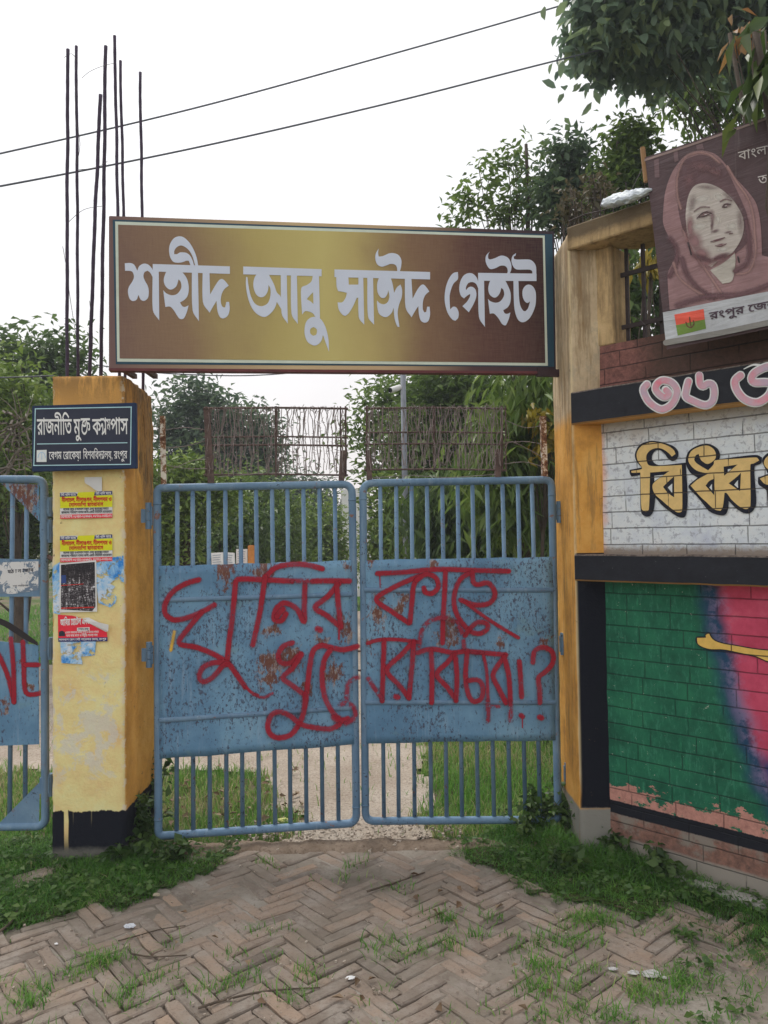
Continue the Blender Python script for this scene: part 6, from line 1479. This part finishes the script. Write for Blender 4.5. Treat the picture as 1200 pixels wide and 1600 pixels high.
# papers on boards
M_ORB = plain('orange_wood', P(176, 116, 62, KV), .7, .3)
for i, (quad, lab) in enumerate((([(330, 864), (348, 863), (349, 890), (331, 891)], 'white paper board nearest the pillar side behind the bars'), ([(350, 863), (366, 864), (367, 890), (350, 890)], 'middle white paper board behind the bars'), ([(369, 858), (386, 858), (386, 890), (369, 891)], 'white printed board beside the orange post'))):
    Y = 8.2 - i * .1; pl2 = plane((0, Y, 0), (0, -1, 0)); t_ = thing('notice_stand', lab, 'notice board', (onp((quad[0][0] + quad[1][0]) / 2, 880, pl2).x, Y, -.03), 'white notice boards behind the gate')
    b = MB(); slab(b, quad, pl2, .03); b.build('board', M_PWT, t_)
    b = MB()
    for k in range(6): ribbon(b, [(quad[0][0] + 2.5, quad[0][1] + 4 + k * 3.6), (quad[1][0] - 3 - (k % 3), quad[1][1] + 4 + k * 3.6)], .9, pl2, .004 + k * .0003)
    b.build('text_lines', flat('grey_print_%s' % 'abc'[i], P(130, 136, 150, KV)), t_)
    b = MB()
    for s in (.2, .8): q = onp(quad[0][0] + (quad[1][0] - quad[0][0]) * s, 889, pl2, -.04); b.tube([q, Vector((q.x, q.y, -.03))], .018, 6)
    b.build('legs', M_POLE, t_)
b = MB(); pl2 = plane((0, 7.8, 0), (0, -1, 0)); slab(b, [(387, 852), (398, 852), (399, 1085), (388, 1085)], pl2, .1)
tag(b.build('orange_post', M_ORB, bevel=.008), 'orange brown post standing beside the white boards', 'post')
# distant person, glimpsed over the sheet
def person(pos, h, label):
    t = thing('person', label, 'person', pos); s = h / 1.75
    me = bpy.data.meshes.new('body'); J_ = {'pel': (0, 0, .95), 'wai': (0, 0, 1.08), 'che': (0, -.01, 1.32), 'nek': (0, 0, 1.47), 'hd0': (0, -.01, 1.56), 'hd1': (0, -.015, 1.66), 'hd2': (0, -.005, 1.74)}
    for sd, x in (('l', -1), ('r', 1)):
        J_.update({sd + 'hip': (.09 * x, 0, .90), sd + 'kne': (.10 * x, -.02, .50), sd + 'ank': (.10 * x, .01, .08), sd + 'toe': (.11 * x, -.16, .04), sd + 'sho': (.18 * x, 0, 1.42), sd + 'elb': (.23 * x, .01, 1.14), sd + 'wri': (.24 * x, -.06, .90), sd + 'han': (.235 * x, -.09, .80)})
    R0 = {'pel': .13, 'wai': .12, 'che': .145, 'nek': .055, 'hd0': .07, 'hd1': .085, 'hd2': .06, 'hip': .085, 'kne': .06, 'ank': .04, 'toe': .035, 'sho': .062, 'elb': .042, 'wri': .030, 'han': .034}
    E_ = [('pel', 'wai'), ('wai', 'che'), ('che', 'nek'), ('nek', 'hd0'), ('hd0', 'hd1'), ('hd1', 'hd2')]
    for sd in 'lr': E_ += [('pel', sd + 'hip'), (sd + 'hip', sd + 'kne'), (sd + 'kne', sd + 'ank'), (sd + 'ank', sd + 'toe'), ('che', sd + 'sho'), (sd + 'sho', sd + 'elb'), (sd + 'elb', sd + 'wri'), (sd + 'wri', sd + 'han')]
    ks = list(J_); me.from_pydata([tuple(c * s for c in J_[k]) for k in ks], [(ks.index(a), ks.index(b_)) for a, b_ in E_], [])
    o = bpy.data.objects.new('body', me); COL.objects.link(o)
    md = o.modifiers.new('skin', 'SKIN'); o.modifiers.new('sub', 'SUBSURF').levels = 2; o.modifiers['sub'].render_levels = 2
    for i, k in enumerate(ks):
        r_ = R0.get(k, R0.get(k[1:], .05)) * s; me.skin_vertices[0].data[i].radius = (r_, r_ * .85)
    me.skin_vertices[0].data[0].use_root = True
    bpy.context.view_layer.update(); m2 = bpy.data.meshes.new_from_object(o.evaluated_get(bpy.context.evaluated_depsgraph_get()))
    bpy.data.objects.remove(o)
    n_ = NT('clothed_figure'); z = n_.xyz(n_.obj())[2]
    c = n_.mix(n_.st(z, .93 * s, .95 * s), P(40, 42, 54, KV), P(52, 50, 58, KV)); c = n_.mix(n_.st(z, 1.47 * s, 1.49 * s), c, P(168, 112, 84, KV)); m2.materials.append(n_.out(c, .8))
    m2.polygons.foreach_set('use_smooth', [True] * len(m2.polygons))
    bo = bpy.data.objects.new('body', m2); COL.objects.link(bo); bo.parent = t
    b = MB(); cx = Vector(pos) + Vector((0, .012, 1.70 * s)); vs = []; fs = []
    for i in range(7):
        for k in range(14): a = math.pi * .62 * i / 6; an = 2 * math.pi * k / 14; vs.append(cx + Vector((math.sin(a) * math.cos(an) * .088 * s, math.sin(a) * math.sin(an) * .10 * s, math.cos(a) * .10 * s - (0.02 if math.sin(an) < -.3 else 0) * 0)))
    for i in range(6):
        for k in range(14): fs.append((i*14+k, i*14+(k+1) % 14, (i+1)*14+(k+1) % 14, (i+1)*14+k))
    b.add([v for v in vs if True], fs); 
    h_ = b.build('hair', flat('black_hair', P(26, 24, 26, KV)), t, smooth=True)
    h_.location.y += .02
    return t
pp = at(534, 862, 17); person((pp.x, 17, -.03), 1.40, 'dark-clothed person standing beside the white monument behind the bars')

# ================================================================== CABLES
M_CAB = plain('black_cable', P(70, 74, 82, KV), .6, .15)
def cable(label, pts, Y, r):
    b = MB(); q = catmull(pts, False, 14, 200); b.tube([at(p.x, p.y, Y + (p.x - 600) * .0012) for p in q], r, 6); return tag(b.build('cable', M_CAB), label, 'cable')
cable('upper overhead cable sloping up to the right across the sky', [(-200, 282), (0, 240), (300, 170), (600, 88), (905, 0), (1250, -110)], 7.5, .0085)
cable('lower overhead cable passing in front of the big bough', [(-200, 325), (0, 291), (300, 232), (600, 163), (860, 97), (1120, 34), (1300, -14)], 6.0, .0072)
cable('thin wire just under the sign board on the cream pillar side', [(150, 570), (240, 582), (360, 587), (440, 584), (480, 578)], 5.6, .004)
cable('thin wire at the photo edge meeting the cream pillar top', [(-150, 592), (0, 590), (84, 587)], 5.0, .004)

# ================================================================== LITTER
M_STICK = plain('twig', (.10, .075, .055, 1), .9, .4, 30)
def stick(label, pts, r):
    b = MB(); q = catmull(pts, False, 6, 200); n = len(q); r *= .62; b.tube([gnd(p.x, p.y, .006 + .004 * math.sin(i)) for i, p in enumerate(q)], [r * (1 - .5 * i / n) for i in range(n)], 6); return tag(b.build('stick', M_STICK), label, 'stick', 'fallen sticks on the paving')
tag(stick('', [(573, 1393), (618, 1379), (664, 1363)], .009), 'straight dark stick lying in front of the gap between the gate leaves', 'stick')
stick('long curved twig in the lower middle of the paving', [(310, 1575), (360, 1560), (420, 1548), (500, 1543)], .008); stick('thin forked twig lying left of the paving centre', [(185, 1470), (215, 1462), (250, 1452), (290, 1446)], .005)
stick('short twig beside the silvery scrap', [(205, 1490), (240, 1495), (292, 1492)], .006); stick('dark bent stick in the grass at the left photo edge', [(0, 1455), (18, 1440), (30, 1416)], .010)
stick('thin dry stem near the right verge', [(960, 1415), (985, 1422), (1010, 1428)], .004)
def scrap(label, px, py, s, mat, seed, name='litter', cat='litter', flatk=.35):
    bm = bmesh.new(); bmesh.ops.create_icosphere(bm, subdivisions=3, radius=1); rr = random.Random(seed)
    c = gnd(px, py)
    for v in bm.verts:
        n_ = 1 + .5 * mnoise.noise(v.co * 2.2 + Vector((seed, 0, 0))) + .25 * mnoise.noise(v.co * 6 + Vector((seed, 0, 0)))
        v.co = Vector((v.co.x * s * n_, v.co.y * s * .7 * n_, max(-.2, v.co.z) * s * flatk * n_)) + c + Vector((0, 0, .006))
    return tag(bm_obj(bm, name, mat, smooth=False), label, cat)
M_LW = plain('white_litter', P(226, 226, 230, KV), .5, .2, 40); M_LS = plain('silver_litter', P(170, 174, 180, KV), .35, .3, 60)
scrap('silvery crumpled wrapper on the left of the paving', 203, 1449, .022, M_LS, 1); scrap('small buff stone chip at the edge of the left verge', 244, 1400, .016, plain('buff_stone', (.42, .36, .27, 1), .9), 2, 'stone', 'stone')
M_PLB = plain('plaster_lumps', (.52, .51, .5, 1), .9, .4, 90, bump=.5)
for i, (px, py, s, lab) in enumerate(((1018, 1524, .034, 'large white plaster smear on the right of the paving'), (990, 1522, .020, 'white plaster flake left of the large smear'), (958, 1516, .016, 'small white flake at the left end of the plaster bits'), (1038, 1530, .012, 'tiny white flake right of the large smear'))): scrap(lab, px, py, s, M_PLB, 10 + i, 'plaster_bit', 'plaster', .10)
scrap('flat pale chip low in the middle of the paving', 548, 1530, .016, M_LW, 20, 'paper_bit', 'litter', .12); scrap('white cigarette-sized scrap at lower left', 88, 1477, .007, M_LW, 21, 'paper_bit', 'litter', .5); scrap('pale yellow food wrapper behind the bottom rail', 443, 1283, .03, plain('yellow_wrapper', P(216, 190, 120, KV), .5), 22)
tag(bm_obj(rough_box(-.15, .15, -.05, .05, -.02, .03, .02, .006, .01, 8), 'pale_stone', plain('pale_stone', (.42, .40, .37, 1), .9, .3, 12, bump=.4)), 'long pale stone lying in the grass at the foot of the painted wall', 'stone')
o = bpy.data.objects['pale_stone']; q = gnd(1100, 1388); o.location = (q.x, q.y, 0); o.rotation_euler = (0, 0, R_(-45)); o.scale = (1.8, .9, .8)
# fallen leaves behind the bars
rng = np.random.default_rng(31); ps = []
for _ in range(70):
    q = gnd(rng.uniform(250, 480), rng.uniform(1200, 1292)); ps.append((q.x, q.y, .0 + rng.uniform(0, .03)))
for _ in range(25): q = gnd(rng.uniform(250, 900), rng.uniform(1330, 1590)); ps.append((q.x, q.y, .012))
fl = leaf_mesh('fallen_leaves', np.array(ps), .055, rng, m_leaf('brown_leaf', (.10,.06,.03,1), (.19,.12,.07,1), (.30,.22,.14,1), .7, .05), None, .0, .5, None, .35, .25)
tag(fl, 'scattered dry brown leaves on grass and path behind the left gate leaf', 'fallen leaves', kind='stuff')
# gravel bits on the paving and path
b = MB(); rr = random.Random(12)
for k in range(700):
    if k < 450: px, py = rr.uniform(350, 720), rr.gauss(1302, 12)
    else: px, py = rr.uniform(0, 1100), rr.uniform(1340, 1600)
    q = gnd(px, py); s = rr.uniform(.002, .007) * (1.2 if k < 450 else .8); z0 = .004
    ax = Vector((rr.gauss(0, 1), rr.gauss(0, 1), .3)).normalized(); ay = Vector((0, 0, 1)).cross(ax).normalized()
    b.obox(q + Vector((0, 0, z0)), ax * s, ay * s * .8, Vector((0, 0, s * .7)))
tag(b.build('gravel', m_gravel), 'loose grit scattered at the threshold and over the paving', 'gravel', kind='stuff')

# ================================================================== HAZE
hz = MB(); hz.box(-60, 60, -12, 75, -1.2, 30)
hm = bpy.data.materials.new('haze_air'); hm.use_nodes = True; hm.node_tree.nodes.clear()
hv = hm.node_tree.nodes.new('ShaderNodeVolumePrincipled'); hv.inputs['Color'].default_value = (.86, .92, 1, 1); hv.inputs['Density'].default_value = .0035
ho = hm.node_tree.nodes.new('ShaderNodeOutputMaterial'); hm.node_tree.links.new(hv.outputs[0], ho.inputs['Volume'])
hz.build('haze', hm, kind='stuff')
